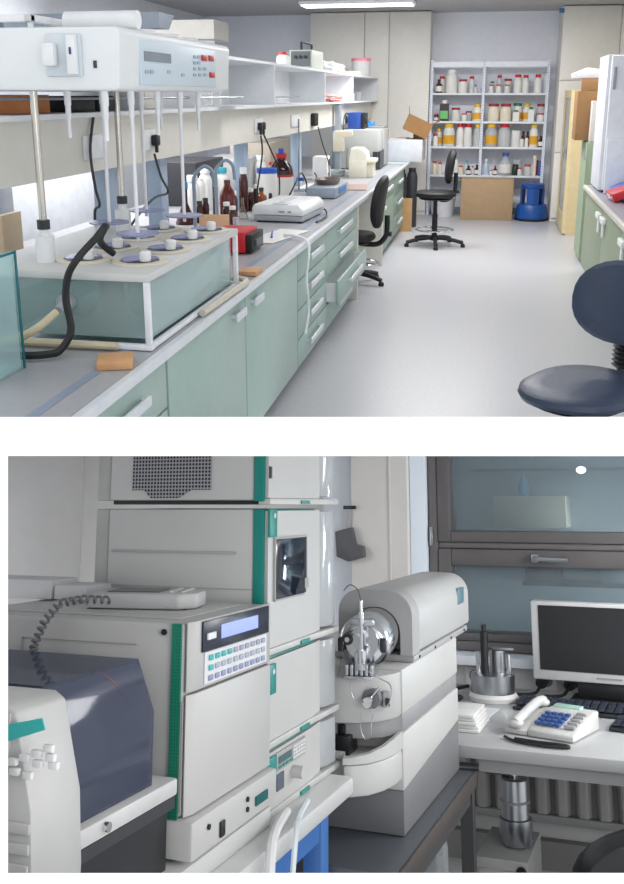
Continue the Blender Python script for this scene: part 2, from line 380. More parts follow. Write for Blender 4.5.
# things on top of and in the shelf
def bottle(name, label, loc, h, r, kind, body, cap, lab=None, group=None, cat='bottle', labz=(.18, .62), capr=None):
    """kinds: jar (wide mouth), round (shoulder and neck), tall (straight with narrow neck), flask (conical), square"""
    t = thing(name, label, cat, loc, 0, group)
    ch = min(h*.16, .05) if cap else 0; b = h-ch
    if kind == 'jar': pr = [(0, .001), (r*.93, .001), (r, h*.05), (r, b*.78), (r*.93, b*.9), (r*.84, b)]; cr = r*.9
    elif kind == 'round': pr = [(0, .001), (r*.95, .001), (r, h*.04), (r, b*.6), (r*.88, b*.72), (r*.5, b*.84), (r*.4, b*.9), (r*.4, b)]; cr = r*.46
    elif kind == 'tall': pr = [(0, .001), (r*.95, .001), (r, h*.04), (r, b*.8), (r*.85, b*.9), (r*.68, b*.96), (r*.68, b)]; cr = r*.76
    elif kind == 'flask': pr = [(0, .001), (r*.96, .001), (r, h*.03), (r*.95, h*.06), (r*.3, b*.55), (r*.24, b*.62), (r*.24, b)]; cr = r*.3
    elif kind == 'drum': pr = [(0, .001), (r*.97, .001), (r, h*.03), (r, b)]; cr = r*1.02
    else: pr = [(0, .001), (r, .001), (r, b)]; cr = r
    n = 4 if kind == 'square' else 20
    m = MB(); m.lathe(pr+[(0, pr[-1][1])], n=n)
    if n == 4: m.rot(45)
    part(t, 'body', m, body)
    if cap:
        cr = capr or cr
        m = MB(); m.lathe([(0, b+.0005), (cr, b+.0005), (cr, h-.004), (cr*.94, h), (0, h)], n=18); part(t, 'cap', m, cap)
    if lab:
        m = MB(); k = 1.012
        if n == 4: s = r*.712; m.box(-s*.85, s*.85, -s-.003, -s-.0005, h*labz[0], h*labz[1])
        else: m.lathe([(r*k, h*labz[0]), (r*k, h*labz[1]), (r*1.001, h*labz[1]), (r*1.001, h*labz[0])], n=20, closed=True)
        part(t, 'label', m, lab)
    return t
WPL = mat('#e4e4e0', .4, noise=.02); WCL = mat('#d8d8d2', .35, noise=.05); OCR = mat('#e4dcc8', .5); YEL = mat('#e0b82a', .4); GRN = mat('#1d7a58', .4); BLUC = mat('#2a4fb0', .4); DRED = mat('#a12a3c', .45)
TRL = clear('#e8ecee', .45, .2); CLR = clear('#f0f4f5', .2, .05); CYA = mat('#3aa6b8', .4)
bottle('chemical_bottle', 'small white bottle with red cap standing on top of the overhead shelf', (-1.95, 8.5, 2.05), .13, .06, 'tall', WPL, RED)
t = thing('portable_meter', 'grey portable instrument with a black carrying handle on top of the shelf', 'instrument', (-1.95, 9.6, 2.05))
m = MB(); m.box(-.12, .12, -.3, .3, .012, .19, .012); part(t, 'case', m, mat('#b9bdb6', .5))
m = MB(); m.box(-.1, .1, -.306, -.3005, .03, .175); part(t, 'front_panel', m, mat('#5c6468', .4))
m = MB(); m.tube([(0, -.26, .185), (0, -.27, .25), (0, -.2, .265), (0, .2, .265), (0, .27, .25), (0, .26, .185)], .012); part(t, 'carrying_handle', m, BLACK)
m = MB(); [m.cyl((-.05+.05*i, -.306, .12), (-.05+.05*i, -.325, .12), .016, n=10) for i in range(3)]; part(t, 'knob', m, BLACK)
m = MB(); [m.cyl((x, y, .0005), (x, y, .012), .014, n=8) for x in (-.09, .09) for y in (-.26, .26)]; part(t, 'foot', m, BLACK)
def crumple(name, label, loc, sx, sy, sz, m_, seed=1, cat='bag'):
    rnd = random.Random(seed); m = MB(); bmesh.ops.create_icosphere(m.bm, subdivisions=3, radius=1)
    for v in m.bm.verts:
        d = v.co.copy(); k = 1+.18*math.sin(d.x*7+seed)*math.cos(d.y*6-seed)+.1*math.sin(d.z*11+d.x*5)+rnd.uniform(-.05, .05)
        v.co = Vector((d.x*sx*k, d.y*sy*k, max(d.z*k, -.55)*sz+.55*sz+.001))
    return single(name, label, cat, m, m_, loc)
crumple('plastic_bag', 'crumpled translucent white plastic bag on top of the shelf', (-1.93, 10.8, 2.05), .16, .45, .085, clear('#eef0f4', .6, .2), 3)
m = MB(); m.box(-.1, .1, -.35, .35, .001, .05, .004); m.rot(6); single('cardboard_tray', 'flat beige cardboard tray on the shelf beside the pink lidded tub', 'tray', m, mat('#d8ccb4', .8), (-1.9, 12.5, 2.05))
bottle('plastic_tub', 'white plastic tub with a pink lid on top of the shelf', (-1.93, 13.45, 2.05), .26, .14, 'drum', clear('#eef0f0', .6, .3), mat('#e08a98', .5), cat='tub')
# shelf contents
crumple('red_bag', 'pinkish red plastic bag lying in the far compartment of the shelf', (-1.92, 10.75, 1.726), .13, .45, .06, mat('#dd9a94', .5), 5)
for i, (y, h, r, b, c, l) in enumerate(((7.55, .1, .05, RED, WPL, 'red labelled jar in the shelf compartment beside the divider'), (7.6, .1, .05, WPL, RED, 'white jar with red cap stacked beside the shelf divider'),
      (7.9, .19, .05, WPL, RED, 'taller white jar with red lid in the shelf compartment'), (8.3, .05, .07, WPL, None, 'low white dish in the shelf compartment under the portable meter'))):
    bottle('chemical_jar', l, (-2.0 if i != 1 else -1.87, y, 1.726), h, r, 'jar', b, c)
for i, (y, l) in enumerate(((3.5, 'orange brown box on the overhead shelf behind the machine head'), (3.95, 'black box on the overhead shelf behind the machine head'), (4.25, 'dark grey box on the shelf behind the machine shafts'), (4.85, 'pale beaker box on the shelf behind the machine display'))):
    m = MB(); m.box(-.11, .11, -.13, .13, .001, (.075, .07, .07, .14)[i], .004); single('storage_box', l, 'box', m, (mat('#c07a48', .7), BLACK, DARK, mat('#d8d4cc', .5))[i], (-1.95, y, 1.726))
for i, y in enumerate((6.1, 6.3, 9.95, 10.15, 12.1, 12.6, 13.2)):
    m = MB(); m.lathe([(0, .001), (.04, .001), (.045, .12-.01*(i % 3)), (.04, .12-.01*(i % 3)), (.036, .01), (0, .008)], n=16)
    single('beaker', ['clear beaker in the shelf beside the machine head', 'second clear beaker in the shelf beside the machine head', 'clear beaker by the pinkish bag in the shelf', 'clear beaker in front of the pinkish bag', 'clear beaker in the last shelf compartment nearest its divider', 'clear beaker in the middle of the last shelf compartment', 'clear beaker at the far end of the last shelf compartment'][i], 'beaker', m, CLR, (-1.93, y, 1.726))
m = MB(); m.box(0, .2, -.2, .2, 0, .004); m.rot(1, 'Y'); single('paper_sheet', 'white sheet of paper sticking out over the edge of the overhead shelf', 'paper', m, WPL, (-1.778, 5.95, 1.732))
# ---------------------------------------------------------------- dissolution tester on the near bench
HEADC = mat('#e2e6e8', .4, noise=.01); SHAFT = mat('#c3bfb8', .25, .8); ROD = mat('#e8eaee', .35)
t = thing('dissolution_tester', 'large white bench machine with overhead control head, paddle shafts and clear water bath', 'machine', (-1.6, 3.6, .9))
def P3(name, mb, m_, lab=None, par=None): mb.mv(1.6, -3.6, -.9); return part(par or t, name, mb, m_, lab)
m = MB(); m.prism([(-2.25, 1.815), (-1.29, 1.815), (-1.28, 1.825), (-1.27, 2.01), (-1.285, 2.028), (-2.25, 2.028)], 3.05, 4.39, 'y', .01); hd = P3('control_head', m, HEADC)
m = MB(); q0, q1 = at(139, 37, x=-1.27), at(216, 86, x=-1.27); m.box(-1.2785, -1.268, q0.y, q1.y, 1.835, 1.995, .003); cp = P3('control_panel', m, mat('#cbd9e3', .4, noise=.01), 'pale blue control panel', hd)
m = MB(); q0, q1 = at(144, 48, x=-1.266), at(171, 60, x=-1.266); m.box(-1.2675, -1.265, q0.y, q1.y, 1.92, 1.955); P3('display', m, mat('#7d8894', .2), 'grey display', cp)
for px, row in ((204, 58), (211, 58.5), (212, 75)):
    q = at(px, row, x=-1.266); m = MB(); m.box(-1.2675, -1.262, q.y-.035, q.y+.035, q.z-.012, q.z+.012, .002); P3('button', m, RED, 'red button', cp)
for px, row in ((147, 72), (152, 72), (169, 72), (195, 57), (199, 57), (195, 63), (199, 63), (195, 69), (200, 69), (205, 69), (195, 75), (200, 75), (205, 75), (183, 75)):
    q = at(px, row, x=-1.266); m = MB(); m.box(-1.2675, -1.264, q.y-.018, q.y+.018, q.z-.006, q.z+.006); P3('button', m, mat('#9fb0c2', .4), None, cp)
m = MB(); m.box(-1.545, -1.41, 3.037, 3.0495, 1.862, 2.005, .006); fp = P3('side_fitting', m, mat('#cdd6dd', .4), 'grey square fitting on the side of the head')
m = MB(); m.box(-1.542, -1.495, 3.0, 3.0365, 1.895, 1.975, .01); P3('switch_knob', m, WHITE, 'white square knob', fp)
m = MB(); m.box(-1.455, -1.42, 3.01, 3.0365, 1.868, 2.0, .006); P3('lever', m, WHITE, 'white lever with blue mark', fp)
m = MB(); m.box(-1.441, -1.434, 3.006, 3.0095, 1.935, 1.958); P3('mark', m, mat('#2c3a78', .4), 'dark blue mark', fp)
m = MB(); m.box(-1.372, -1.36, 3.046, 3.0495, 1.89, 1.915); P3('slot', m, mat('#2b3350', .4), 'dark slot', hd)
m = MB(); m.cyl((-1.56, 3.25, 2.062), (-1.28, 3.25, 2.062), .033, n=18); P3('roller', m, WHITE, 'white roller on the head', hd)
m = MB(); m.box(-2.2, -1.62, 3.1, 3.13, 2.05, 2.075, .004); m.box(-1.65, -1.62, 3.1, 3.7, 2.05, 2.075, .004); m.box(-1.64, -1.625, 3.11, 3.125, 2.03, 2.05); P3('guard_rail', m, WHITE, None, hd)
m = MB(); [m.lathe([(0, 2.0285), (.045, 2.0285), (.045, 2.042), (0, 2.045)], (-1.34, y, 0), 16) for y in (3.45, 3.72, 3.98, 4.22)]; P3('cap_disc', m, WHITE, None, hd)
m = MB(); m.box(-1.9, -1.18, 2.97, 4.15, 1.155, 1.184, .004); P3('bath_plate', m, mat('#cdcecc', .45, noise=.03))
for x, y in ((-1.655, 3.14), (-1.69, 3.98)):
    m = MB(); m.cyl((x, y, 1.185), (x, y, 1.8145), .014, n=16); P3('column', m, SHAFT, 'metal column')
    m = MB(); m.lathe([(0, 1.1845), (.036, 1.1845), (.036, 1.285), (.018, 1.285), (.018, 1.31), (0, 1.31)], (x, y, 0), 18); P3('collar', m, WHITE, 'white collar')
    m = MB(); m.lathe([(.0145, 1.31), (.024, 1.31), (.024, 1.345), (.0145, 1.345)], (x, y, 0), 14, closed=True); P3('collar_ring', m, DARK, 'dark ring')
vx, vy = (-1.3, -1.53), (3.2, 3.48, 3.76, 4.03)
CRM = mat('#d9d3c2', .5); LAV = clear('#9aa0cc', .7, .25)
for i, x in enumerate(vx):
    for j, y in enumerate(vy):
        m = MB(); m.lathe([(.075, 1.1845), (.105, 1.1845), (.105, 1.193), (.075, 1.193)], (x, y, 0), 22, closed=True); f = P3('vessel_flange', m, CRM, 'cream vessel flange')
        m = MB(); m.prism([(x+.07*math.cos(a), y+.07*math.sin(a)) for a in [R(20+k*20) for k in range(12)]], 1.1945, 1.2); P3('lid', m, LAV, 'lavender half lid', f)
        m = MB(); m.lathe([(0, 1.194), (.02, 1.194), (.022, 1.203), (.022, 1.226), (.017, 1.232), (0, 1.234)], (x+.03, y-.02, 0), 16); P3('knob', m, WHITE, 'white knob', f)
        m = MB(); pr = [(.07, 1.153), (.07, 1.03), (.062, .995), (.045, .97), (.02, .957), (0, .955)]; m.lathe(pr, (x, y, 0), 18); P3('vessel', m, clear('#bfe0d8', .22, .12, '#eef8f5'), 'greenish clear vessel')
for x, y, big in ((-1.36, 3.1, 0), (-1.36, 3.34, 1), (-1.36, 3.62, 0), (-1.36, 3.9, 1), (-1.36, 4.15, 0), (-1.6, 3.3, 0), (-1.6, 3.62, 1), (-1.6, 4.05, 1), (-1.6, 4.3, 0)):
    m = MB(); m.lathe([(0, 1.8145), (.013, 1.8145), (.013, 1.765), (.0105, 1.76), (.0105, 1.72), (.0075, 1.715), (.0075, 1.245 if big else 1.64), (0, 1.245 if big else 1.64)], (x, y, 0), 14); sh = P3('paddle_shaft', m, ROD, 'white paddle shaft')
    if big: m = MB(); m.lathe([(.0075, 1.27), (.085, 1.27), (.085, 1.276), (.0075, 1.276)], (x, y, 0), 20, closed=True); P3('raised_lid', m, LAV, 'lavender raised lid', sh)
for x, y in ((-1.19, 2.98), (-1.19, 4.13), (-1.88, 2.98), (-1.88, 4.13)):
    m = MB(); m.box(x-.011, x+.011, y-.011, y+.011, .9235, 1.1545, .003); P3('leg', m, ROD)
m = MB(); m.box(-1.9, -1.175, 2.965, 2.995, .9035, .923, .003); m.box(-1.2, -1.178, 2.995, 4.145, .9035, .923, .003); m.box(-1.9, -1.175, 4.145, 4.165, .9035, .923, .003); P3('base_frame', m, ROD)
m = MB(); x0, x1, y0, y1, z0, z1 = -1.76, -1.205, 3.03, 4.1, .93, 1.15; d = .008
for a in ((x0, x1, y0, y1, z0, z0+d), (x0, x0+d, y0, y1, z0, z1), (x1-d, x1, y0, y1, z0, z1), (x0, x1, y0, y0+d, z0, z1), (x0, x1, y1-d, y1, z0, z1)): m.box(*a, .002)
wb = P3('water_bath', m, clear('#e6f2f4', .22, .08, '#f2fafa'), 'clear pale turquoise water bath')
m = MB(); m.box(x0+.01, x1-.01, y0+.01, y1-.01, z0+.01, 1.08); P3('water', m, clear('#c6e2e0', .06, .05, '#dcf1ee'), 'turquoise water', wb)
m = MB(); m.cyl((-1.52, 3.029, 1.06), (-1.52, 2.99, 1.06), .032, n=18); m.cyl((-1.52, 2.99, 1.06), (-1.52, 2.94, 1.045), .016, n=12); P3('drain_fitting', m, mat('#a9adb4', .4), 'grey hose fitting', wb)
HOSE = mat('#d0c4a6', .5)
cable('hose', 'cream rubber hose from the bath fitting looping along the bench', [(-1.52, 2.93, 1.042), (-1.56, 2.86, 1.0), (-1.63, 2.84, .96), (-1.72, 2.83, .926), (-1.9, 2.83, .926), (-2.2, 2.84, .926)], .015, HOSE, 'hose')
cable('hose', 'beige rubber hose lying flat on the bench before the machine frame', [(-2.0, 2.94, .922), (-1.8, 2.94, .922), (-1.55, 2.94, .922), (-1.3, 2.945, .922)], .014, mat('#cfc3a6', .5), 'hose')
cable('hose', 'beige hose coiled on the bench below the far end of the water bath', [(-1.158, 3.5, .92), (-1.154, 3.75, .92), (-1.152, 3.95, .92), (-1.15, 4.16, .92), (-1.2, 4.24, .92), (-1.32, 4.26, .92)], .016, mat('#c9c2b4', .5), 'hose')
q = [at(106, 226, y=3.0), at(96, 238, y=2.95), at(78, 258, y=2.885), at(68, 276, y=2.875), at(66, 300, y=2.875), at(71, 330, y=2.865)]
pts = [(-1.415, 3.22, 1.21), (-1.435, 3.15, 1.27)]+[tuple(v) for v in q]+[(-1.465, 2.83, .93), (-1.5, 2.79, .923), (-1.58, 2.765, .922), (-1.68, 2.77, .922)]
cable('power_cable', 'thick black cable looping over the front of the machine to the bench', pts, .0135, BLACK)
# glass tank, blocks and boxes at the near left
t = thing('glass_tank', 'clear glass tank with teal edges at the near left end of the bench', 'tank', (-1.765, 2.57, .902))
m = MB(); m.box(-.25, .233, -.12, .12, .0, .006); [m.box(*a) for a in ((-.25, .233, -.12, -.114, .006, .4), (-.25, .233, .114, .12, .006, .4), (.227, .233, -.114, .114, .006, .4))]; part(t, 'glass_wall', m, clear('#d5eaec', .12, .03, '#f0f8f8'), cutp=CUT_A)
m = MB(); m.box(.2335, .2395, -.126, -.115, 0, .405, .002); m.box(.2335, .2395, .115, .126, 0, .405, .002); m.box(.2335, .2395, -.1145, .1145, .396, .405); m.box(-.25, .2334, -.126, -.1205, .396, .405); part(t, 'edge', m, mat('#1d6a72', .2), 'dark teal edge', cutp=CUT_A)
m = MB(); m.box(-.2, .14, -.09, .09, .007, .22, .01); part(t, 'stored_item', m, mat('#7a6488', .5), 'purple item inside', cutp=CUT_A)
def block(name, label, cat, x0, x1, y0, y1, z0, z1, c, rz=0, cut_=None):
    m = MB(); cx_, cy_ = (x0+x1)/2, (y0+y1)/2; m.box(x0-cx_, x1-cx_, y0-cy_, y1-cy_, .0012, z1-z0, min(.004, (z1-z0)*.2)); return single(name, label, cat, m, c, (cx_, cy_, z0), rz, cutp=cut_)
WOOD = mat('#c99a6e', .7, noise=.1, scale=20)
block('wooden_block', 'orange brown wooden block beside the near foot of the machine frame', 'block', -1.3, -1.18, 2.72, 2.85, .9, .93, WOOD, 20)
block('wooden_block', 'small tan wooden block by the far foot of the machine frame', 'block', -1.26, -1.16, 4.4, 4.54, .9, .925, WOOD, 0)
m = MB(); m.box(-.1, .1, -.008, .008, .001, .13, .003); m.rot(-16, 'X'); m.mv(0, 0, .004); single('wooden_offcut', 'upright piece of light wood leaning beside the brown bottles', 'wood', m, mat('#d4ab84', .7), (-1.8, 5.75, .9), 12)
block('cardboard_box', 'brown cardboard box on the bench at the far left behind the tank', 'box', -2.72, -2.45, 3.75, 3.95, .9, 1.06, CARD, 0)
block('wooden_offcut', 'upright tan panel leaning behind the tall metal column', 'wood', -2.5, -2.47, 4.25, 4.45, .9, 1.2, mat('#c9b59a', .7), 0)
block('cardboard_box', 'small brown box on the bench under the machine plate', 'box', -2.1, -1.93, 3.15, 3.35, .9, 1.08, mat('#b3926a', .8), 0)
# far side of the island and beyond
block('white_cabinet', 'bright white cabinet standing beyond the bench behind the machine', 'cabinet', -3.9, -3.3, 5.85, 7.66, 0, 1.34, mat('#eef2fa', .4), 0)
t = thing('open_rack', 'dark open rack with blue folders beyond the bench at the far left', 'rack', (-3.7, 5.2, 0))
m = MB(); [m.box(-.3, .35, -.35, .4, z, z+.03) for z in (.4, .8, 1.15)]; m.box(-.3, -.27, -.35, .4, .001, 1.5); m.box(-.3, .35, .38, .4, .001, 1.5); m.box(-.3, .35, -.35, -.33, .001, 1.5); part(t, 'frame', m, mat('#4a4d55', .5))
m = MB(); m.box(-.2, .3, -.2, -.05, .831, 1.1, .005); m.box(-.2, .3, .1, .16, .831, 1.05); part(t, 'folder', m, mat('#26365e', .5), 'dark blue folder')
m = MB(); m.box(-.2, .34, .0, .3, 1.181, 1.24); part(t, 'red_folder', m, RED, 'red folder')
block('equipment_box', 'black equipment box on the far side of the bench behind the taps', 'box', -2.85, -2.4, 7.2, 8.0, .9, 1.26, mat('#3a3b40', .5))
block('equipment_box', 'pale grey instrument on the far side of the bench behind the posts', 'instrument', -2.8, -2.35, 8.3, 9.3, .9, 1.2, mat('#c9c9c9', .5))
block('equipment_box', 'beige instrument on the far side of the bench behind the retort rod', 'instrument', -2.8, -2.35, 9.6, 11.2, .9, 1.3, mat('#bdb3a4', .5))
block('equipment_box', 'low black') if 0 else 0 # box lying under the service panel beyond the taps', 'box', -2.34, -2.16, 6.2, 7.2, .9, 1.05, DARK)
for i, (px, y, h) in enumerate(((222, 6.75, .3), (232, 6.9, .26), (240, 7.08, .34), (252, 7.55, .3), (262, 8.2, .28), (284, 8.9, .32), (292, 9.4, .22))):
    q = at(px, 190, y=y); bottle('wash_bottle', ['white plastic bottle behind the taps', 'second white bottle behind the taps', 'tall white bottle behind the brown cylinder', 'white bottle just behind the blue lidded jar', 'white bottle half hidden by the double plug cables', 'tall white bottle behind the big brown bottle', 'short white bottle between the spine posts'][i], (-2.28, y, .9), h, .055, 'tall', WPL, [WHITE, None, WHITE, CYA, None, WHITE, RED][i])
# taps
for i, (px, row, s) in enumerate(((205, 212, .38), (229, 205, .385))):
    q = at(px-10, row+10, z=.9)
    t = thing('water_tap', ['grey gooseneck tap nearer the white machine', 'grey gooseneck tap behind the big amber bottle'][i], 'tap', (-1.88, (5.6, 6.08)[i], .9))
    m = MB(); m.tube([(0, 0, .03), (0, 0, s*.7), (0, .0, s), (.02, .02, s*1.12), (.06, .05, s*1.2), (.1, .08, s*1.1), (.11, .085, s*.85)], .0125, 10); part(t, 'spout', m, mat('#8393a4', .35))
    m = MB(); m.lathe([(0, .001), (.035, .001), (.035, .03), (.02, .05), (0, .05)], n=14); part(t, 'base', m, mat('#7c8a9a', .4))
# red instrument, white balance, hotplate
def wt(px, row, z=.9): return at(px, row, z=z)
t = thing('red_instrument', 'red box with a black front end standing between the machine and the white balance', 'instrument', (-1.45, 5.2, .9))
m = MB(); m.box(-.14, .06, -.17, .12, .008, .13, .006); part(t, 'case', m, mat('#c9222e', .35)); m = MB(); m.box(.0605, .1, -.16, .11, .01, .115, .006); part(t, 'front', m, BLACK, 'black front end')
m = MB(); m.box(.1005, .112, -.1, .05, .04, .08); part(t, 'panel', m, mat('#5a5d64', .4)); m = MB(); [m.cyl((x, y, .0005), (x, y, .0075), .012, n=8) for x in (-.1, .03) for y in (-.13, .08)]; part(t, 'foot', m, BLACK)
t = thing('analytical_balance', 'white low laboratory balance with rounded cover beside the brown bottles', 'balance', (-1.5, 6.68, .9), -4); t.scale = (.86, .86, .9)
m = MB(); m.box(-.21, .23, -.34, .34, .012, .06, .012); part(t, 'base', m, mat('#a9b0b8', .4), 'grey base')
m = MB(); m.prism([(-.22, .061), (.235, .061), (.235, .11), (.19, .15), (-.19, .15), (-.22, .12)], -.35, .35, 'y', .012); part(t, 'cover', m, mat('#e4e6e8', .35))
m = MB(); m.box(-.04, .1, -.345, -.25, .1505, .156, .004); m.box(-.03, .03, -.2, .2, .1505, .156, .003); part(t, 'cover_panel', m, mat('#c8ccd0', .4))
m = MB(); m.box(.02, .07, -.357, -.3505, .085, .1); m.box(.1, .13, -.357, -.3505, .085, .1); part(t, 'button', m, mat('#8ea6a0', .4))
m = MB(); [m.cyl((x, y, .0005), (x, y, .0115), .02, n=10) for x in (-.17, .19) for y in (-.3, .3)]; part(t, 'foot', m, BLACK)
m = MB(); m.tube([(-1.27, 6.93, .94), (-1.25, 6.9, .93), (-1.22, 6.75, .912), (-1.22, 6.55, .912), (-1.23, 6.4, .912)], .007); single('cable', 'short dark cable curling from the right end of the white balance', 'cable', m, BLACK)
t = thing('hotplate', 'small grey hotplate scale with a metal dish on top', 'hotplate', (-1.49, 8.35, .9))
m = MB(); m.box(-.14, .13, -.36, .36, .006, .1, .012); part(t, 'body', m, mat('#98a4b2', .35)); m = MB(); m.box(.1305, .136, -.2, .2, .03, .08); part(t, 'front_knob', m, mat('#2f78b8', .4), 'blue end knob')
m = MB(); m.lathe([(0, .1005), (.1, .1005), (.105, .112), (.12, .15), (.115, .15), (.1, .118), (0, .116)], (-.01, .02, 0), 24, sy=1.6); part(t, 'dish', m, mat('#8b7d74', .3, .6), 'metal dish')
m = MB(); [m.cyl((x, y, .0003), (x, y, .0055), .014, n=8) for x in (-.1, .1) for y in (-.3, .3)]; part(t, 'foot', m, BLACK)
m = MB(); m.box(-.13, .13, -.28, .28, .001, .006); single('tile', 'pale reddish brown tile lying beside the hotplate', 'tile', m, mat('#a8897c', .5), (-1.36, 9.05, .9025), 8)
m = MB(); m.box(-.08, .16, -.3, .4, .001, .003); single('paper_sheet', 'white paper sheet on the bench behind the hotplate', 'paper', m, WPL, (-1.82, 9.0, .9), 0)
m = MB(); m.box(-.1, .12, -.3, .3, .001, .003); single('paper_sheet', 'white paper sheet on the bench in front of the white balance', 'paper', m, WPL, (-1.38, 5.75, .9025), -12)
m = MB(); m.cyl((-.005, -.13, .008), (0, .13, .008), .006, n=8); single('pen', 'blue and white pen on the paper in front of the white balance', 'pen', m, BLUC, (-1.4, 5.75, .906), 14)
cable('hose', 'thin white hose hanging over the bench edge in front of the drawers', [(-1.32, 5.75, .915), (-1.22, 5.62, .93), (-1.115, 5.5, .915), (-1.095, 5.45, .85), (-1.1, 5.4, .7), (-1.09, 5.42, .5), (-1.1, 5.36, .35)], .009, mat('#e4e8ea', .4), 'hose')
# brown glassware in front of the taps
AG = mat('#3d1712', .1, noise=.2); ORG = mat('#8a4a16', .15)
g = 'brown glassware by the taps'
for px, row, h, r, k, c, cp_, lb, nm in (
  (228, 221, .3, .058, 'round', mat('#5c1a16', .1), None, 'largest amber bottle, stopperless, beside the white balance', 'amber_bottle'),
  (244, 212, .35, .036, 'tall', AG, WHITE, 'tall narrow dark brown bottle with a white top beside the amber bottle', 'amber_bottle'),
  (186, 224, .3, .075, 'flask', AG, mat('#2a84c0', .4), 'brown conical flask with a bright blue stopper', 'flask'),
  (243, 219, .16, .045, 'flask', clear('#9c948c', .3, .05), None, 'clear conical flask at the foot of the tall brown bottle', 'flask'),
  (200, 223, .16, .026, 'tall', AG, DARK, 'small dark vial nearest the flask with the blue stopper', 'vial'),
  (206, 221, .17, .026, 'tall', AG, DARK, 'second small dark vial from the blue stoppered flask', 'vial'),
  (216, 216, .2, .022, 'tall', AG, DARK, 'slim dark vial behind the wooden panel', 'vial'),
  (227, 226, .17, .03, 'tall', AG, WPL, 'brown vial with white cap in front of the largest amber bottle', 'vial'),
  (233, 229, .16, .03, 'tall', mat('#4d1c1c', .15), WPL, 'frontmost brown vial with white cap before the amber bottle', 'vial'),
  (234, 217.5, .2, .03, 'tall', AG, WPL, 'brown vial with white cap just right of the largest amber bottle', 'vial'),
  (251, 211, .18, .026, 'tall', AG, WPL, 'brown vial with white cap right of the tall narrow bottle', 'vial'),
  (256, 209, .2, .024, 'tall', AG, WPL, 'slim brown vial with white cap beside the orange bottle', 'vial'),
  (261.5, 207, .16, .045, 'round', ORG, DARK, 'small orange brown bottle in front of the blue lidded jar', 'amber_bottle'),
  (270.5, 205, .1, .016, 'tall', DARK, None, 'tiny dark vial in front of the blue lidded jar', 'vial'),
  (236, 232, .1, .02, 'drum', mat('#b9bcc2', .3), None, 'small silver tube in front of the brown vials', 'tube')):
    q = at(px, row, z=.9); bottle(nm, lb, (q.x, q.y, .9), h, r, k, c, cp_, None, g if nm == 'vial' else None)
bottle('chemical_jar', 'white plastic jar with a bright blue lid by the black cables', (-1.96, 7.87, .9), .275, .09, 'drum', WPL, mat('#2553b8', .4), cat='jar')
q = at(281, 196, z=.9)
t = bottle('reagent_bottle', 'big dark brown bottle with red collar, blue cap and white label', (q.x, q.y, .9), .43, .115, 'round', mat('#2a0f10', .1), BLUC, WPL, None, 'bottle', (.02, .42), .03)
m = MB(); m.lathe([(.05, .345), (.056, .345), (.056, .385), (.05, .385)], n=18, closed=True); part(t, 'collar', m, RED, 'red collar'); m = MB(); m.lathe([(.117, .18), (.1185, .18), (.1185, .2), (.117, .2)], n=20, closed=True); part(t, 'label_border', m, RED, 'red border')
cable('cable', 'black looped cable with blue clip lying between the brown bottle and hotplate', [(-1.78, 7.95, .92), (-1.74, 8.05, 1.03), (-1.74, 8.3, 1.1), (-1.71, 8.4, 1.0), (-1.69, 8.3, .925), (-1.67, 8.5, .94), (-1.68, 8.75, 1.02), (-1.74, 8.95, 1.05)], .007, BLACK)
t = thing('retort_stand', 'thin tall metal rod on a flat base behind the hotplate', 'stand', (-1.83, 8.62, .9)); m = MB(); m.box(-.07, .07, -.1, .1, .001, .014); part(t, 'base', m, STEEL); m = MB(); m.cyl((0, 0, .0145), (0, 0, .68), .008, n=10); part(t, 'rod', m, mat('#8a8f96', .3, .7)); m = MB(); m.box(-.02, .05, -.02, .02, .1, .13); part(t, 'clip', m, BLUC, 'blue clip')
t = thing('bench_meter', 'small white meter with dark screen behind the hotplate', 'meter', (-1.84, 9.88, .9), 4); t.scale = (.8, .75, .85)
m = MB(); m.prism([(-.25, .0), (.25, .0), (.25, .1), (.12, .3), (-.25, .3)], -.1, .1, 'x', .012); m.mv(0, 0, .002); part(t, 'case', m, mat('#d9dadb', .4)); m = MB(); m.box(.1005, .106, -.05, .12, .17, .26); part(t, 'screen', m, DARK, 'dark screen'); m = MB(); [m.box(.1005, .108, -.18+.06*k, -.14+.06*k, .06, .1) for k in range(4)]; part(t, 'button', m, mat('#8d9298', .4))
t = thing('homogeniser', 'cream mixer head clamped on a tall silver column', 'mixer', (-1.79, 10.55, .9))
m = MB(); m.box(-.12, .12, -.3, .3, .001, .03, .006); part(t, 'base', m, mat('#8f969c', .35)); m = MB(); m.box(-.035, .03, .06, .16, .031, .8, .006); part(t, 'column', m, mat('#aeb8c2', .3, .5)); m = MB(); m.prism([(-.16, .44), (-.06, .42), (-.06, .26), (.07, .26), (.07, .5), (-.16, .51)], .0, .1, 'y', .02); m.rot(180, 'Z', (0, .06, 0)); m.mv(.03, -.07, 0); part(t, 'motor_head', m, mat('#ddd6c2', .4), 'cream motor head'); m = MB(); m.cyl((.12, .0, .07), (.12, .0, .299), .01, n=10); part(t, 'shaft', m, STEEL)
m = MB(); m.lathe([(0, .031), (.12, .031), (.13, .06), (.125, .06), (.11, .038), (0, .036)], (.0, -.12, 0), 22); part(t, 'tray', m, clear('#c8d2d2', .4), 'glass tray')
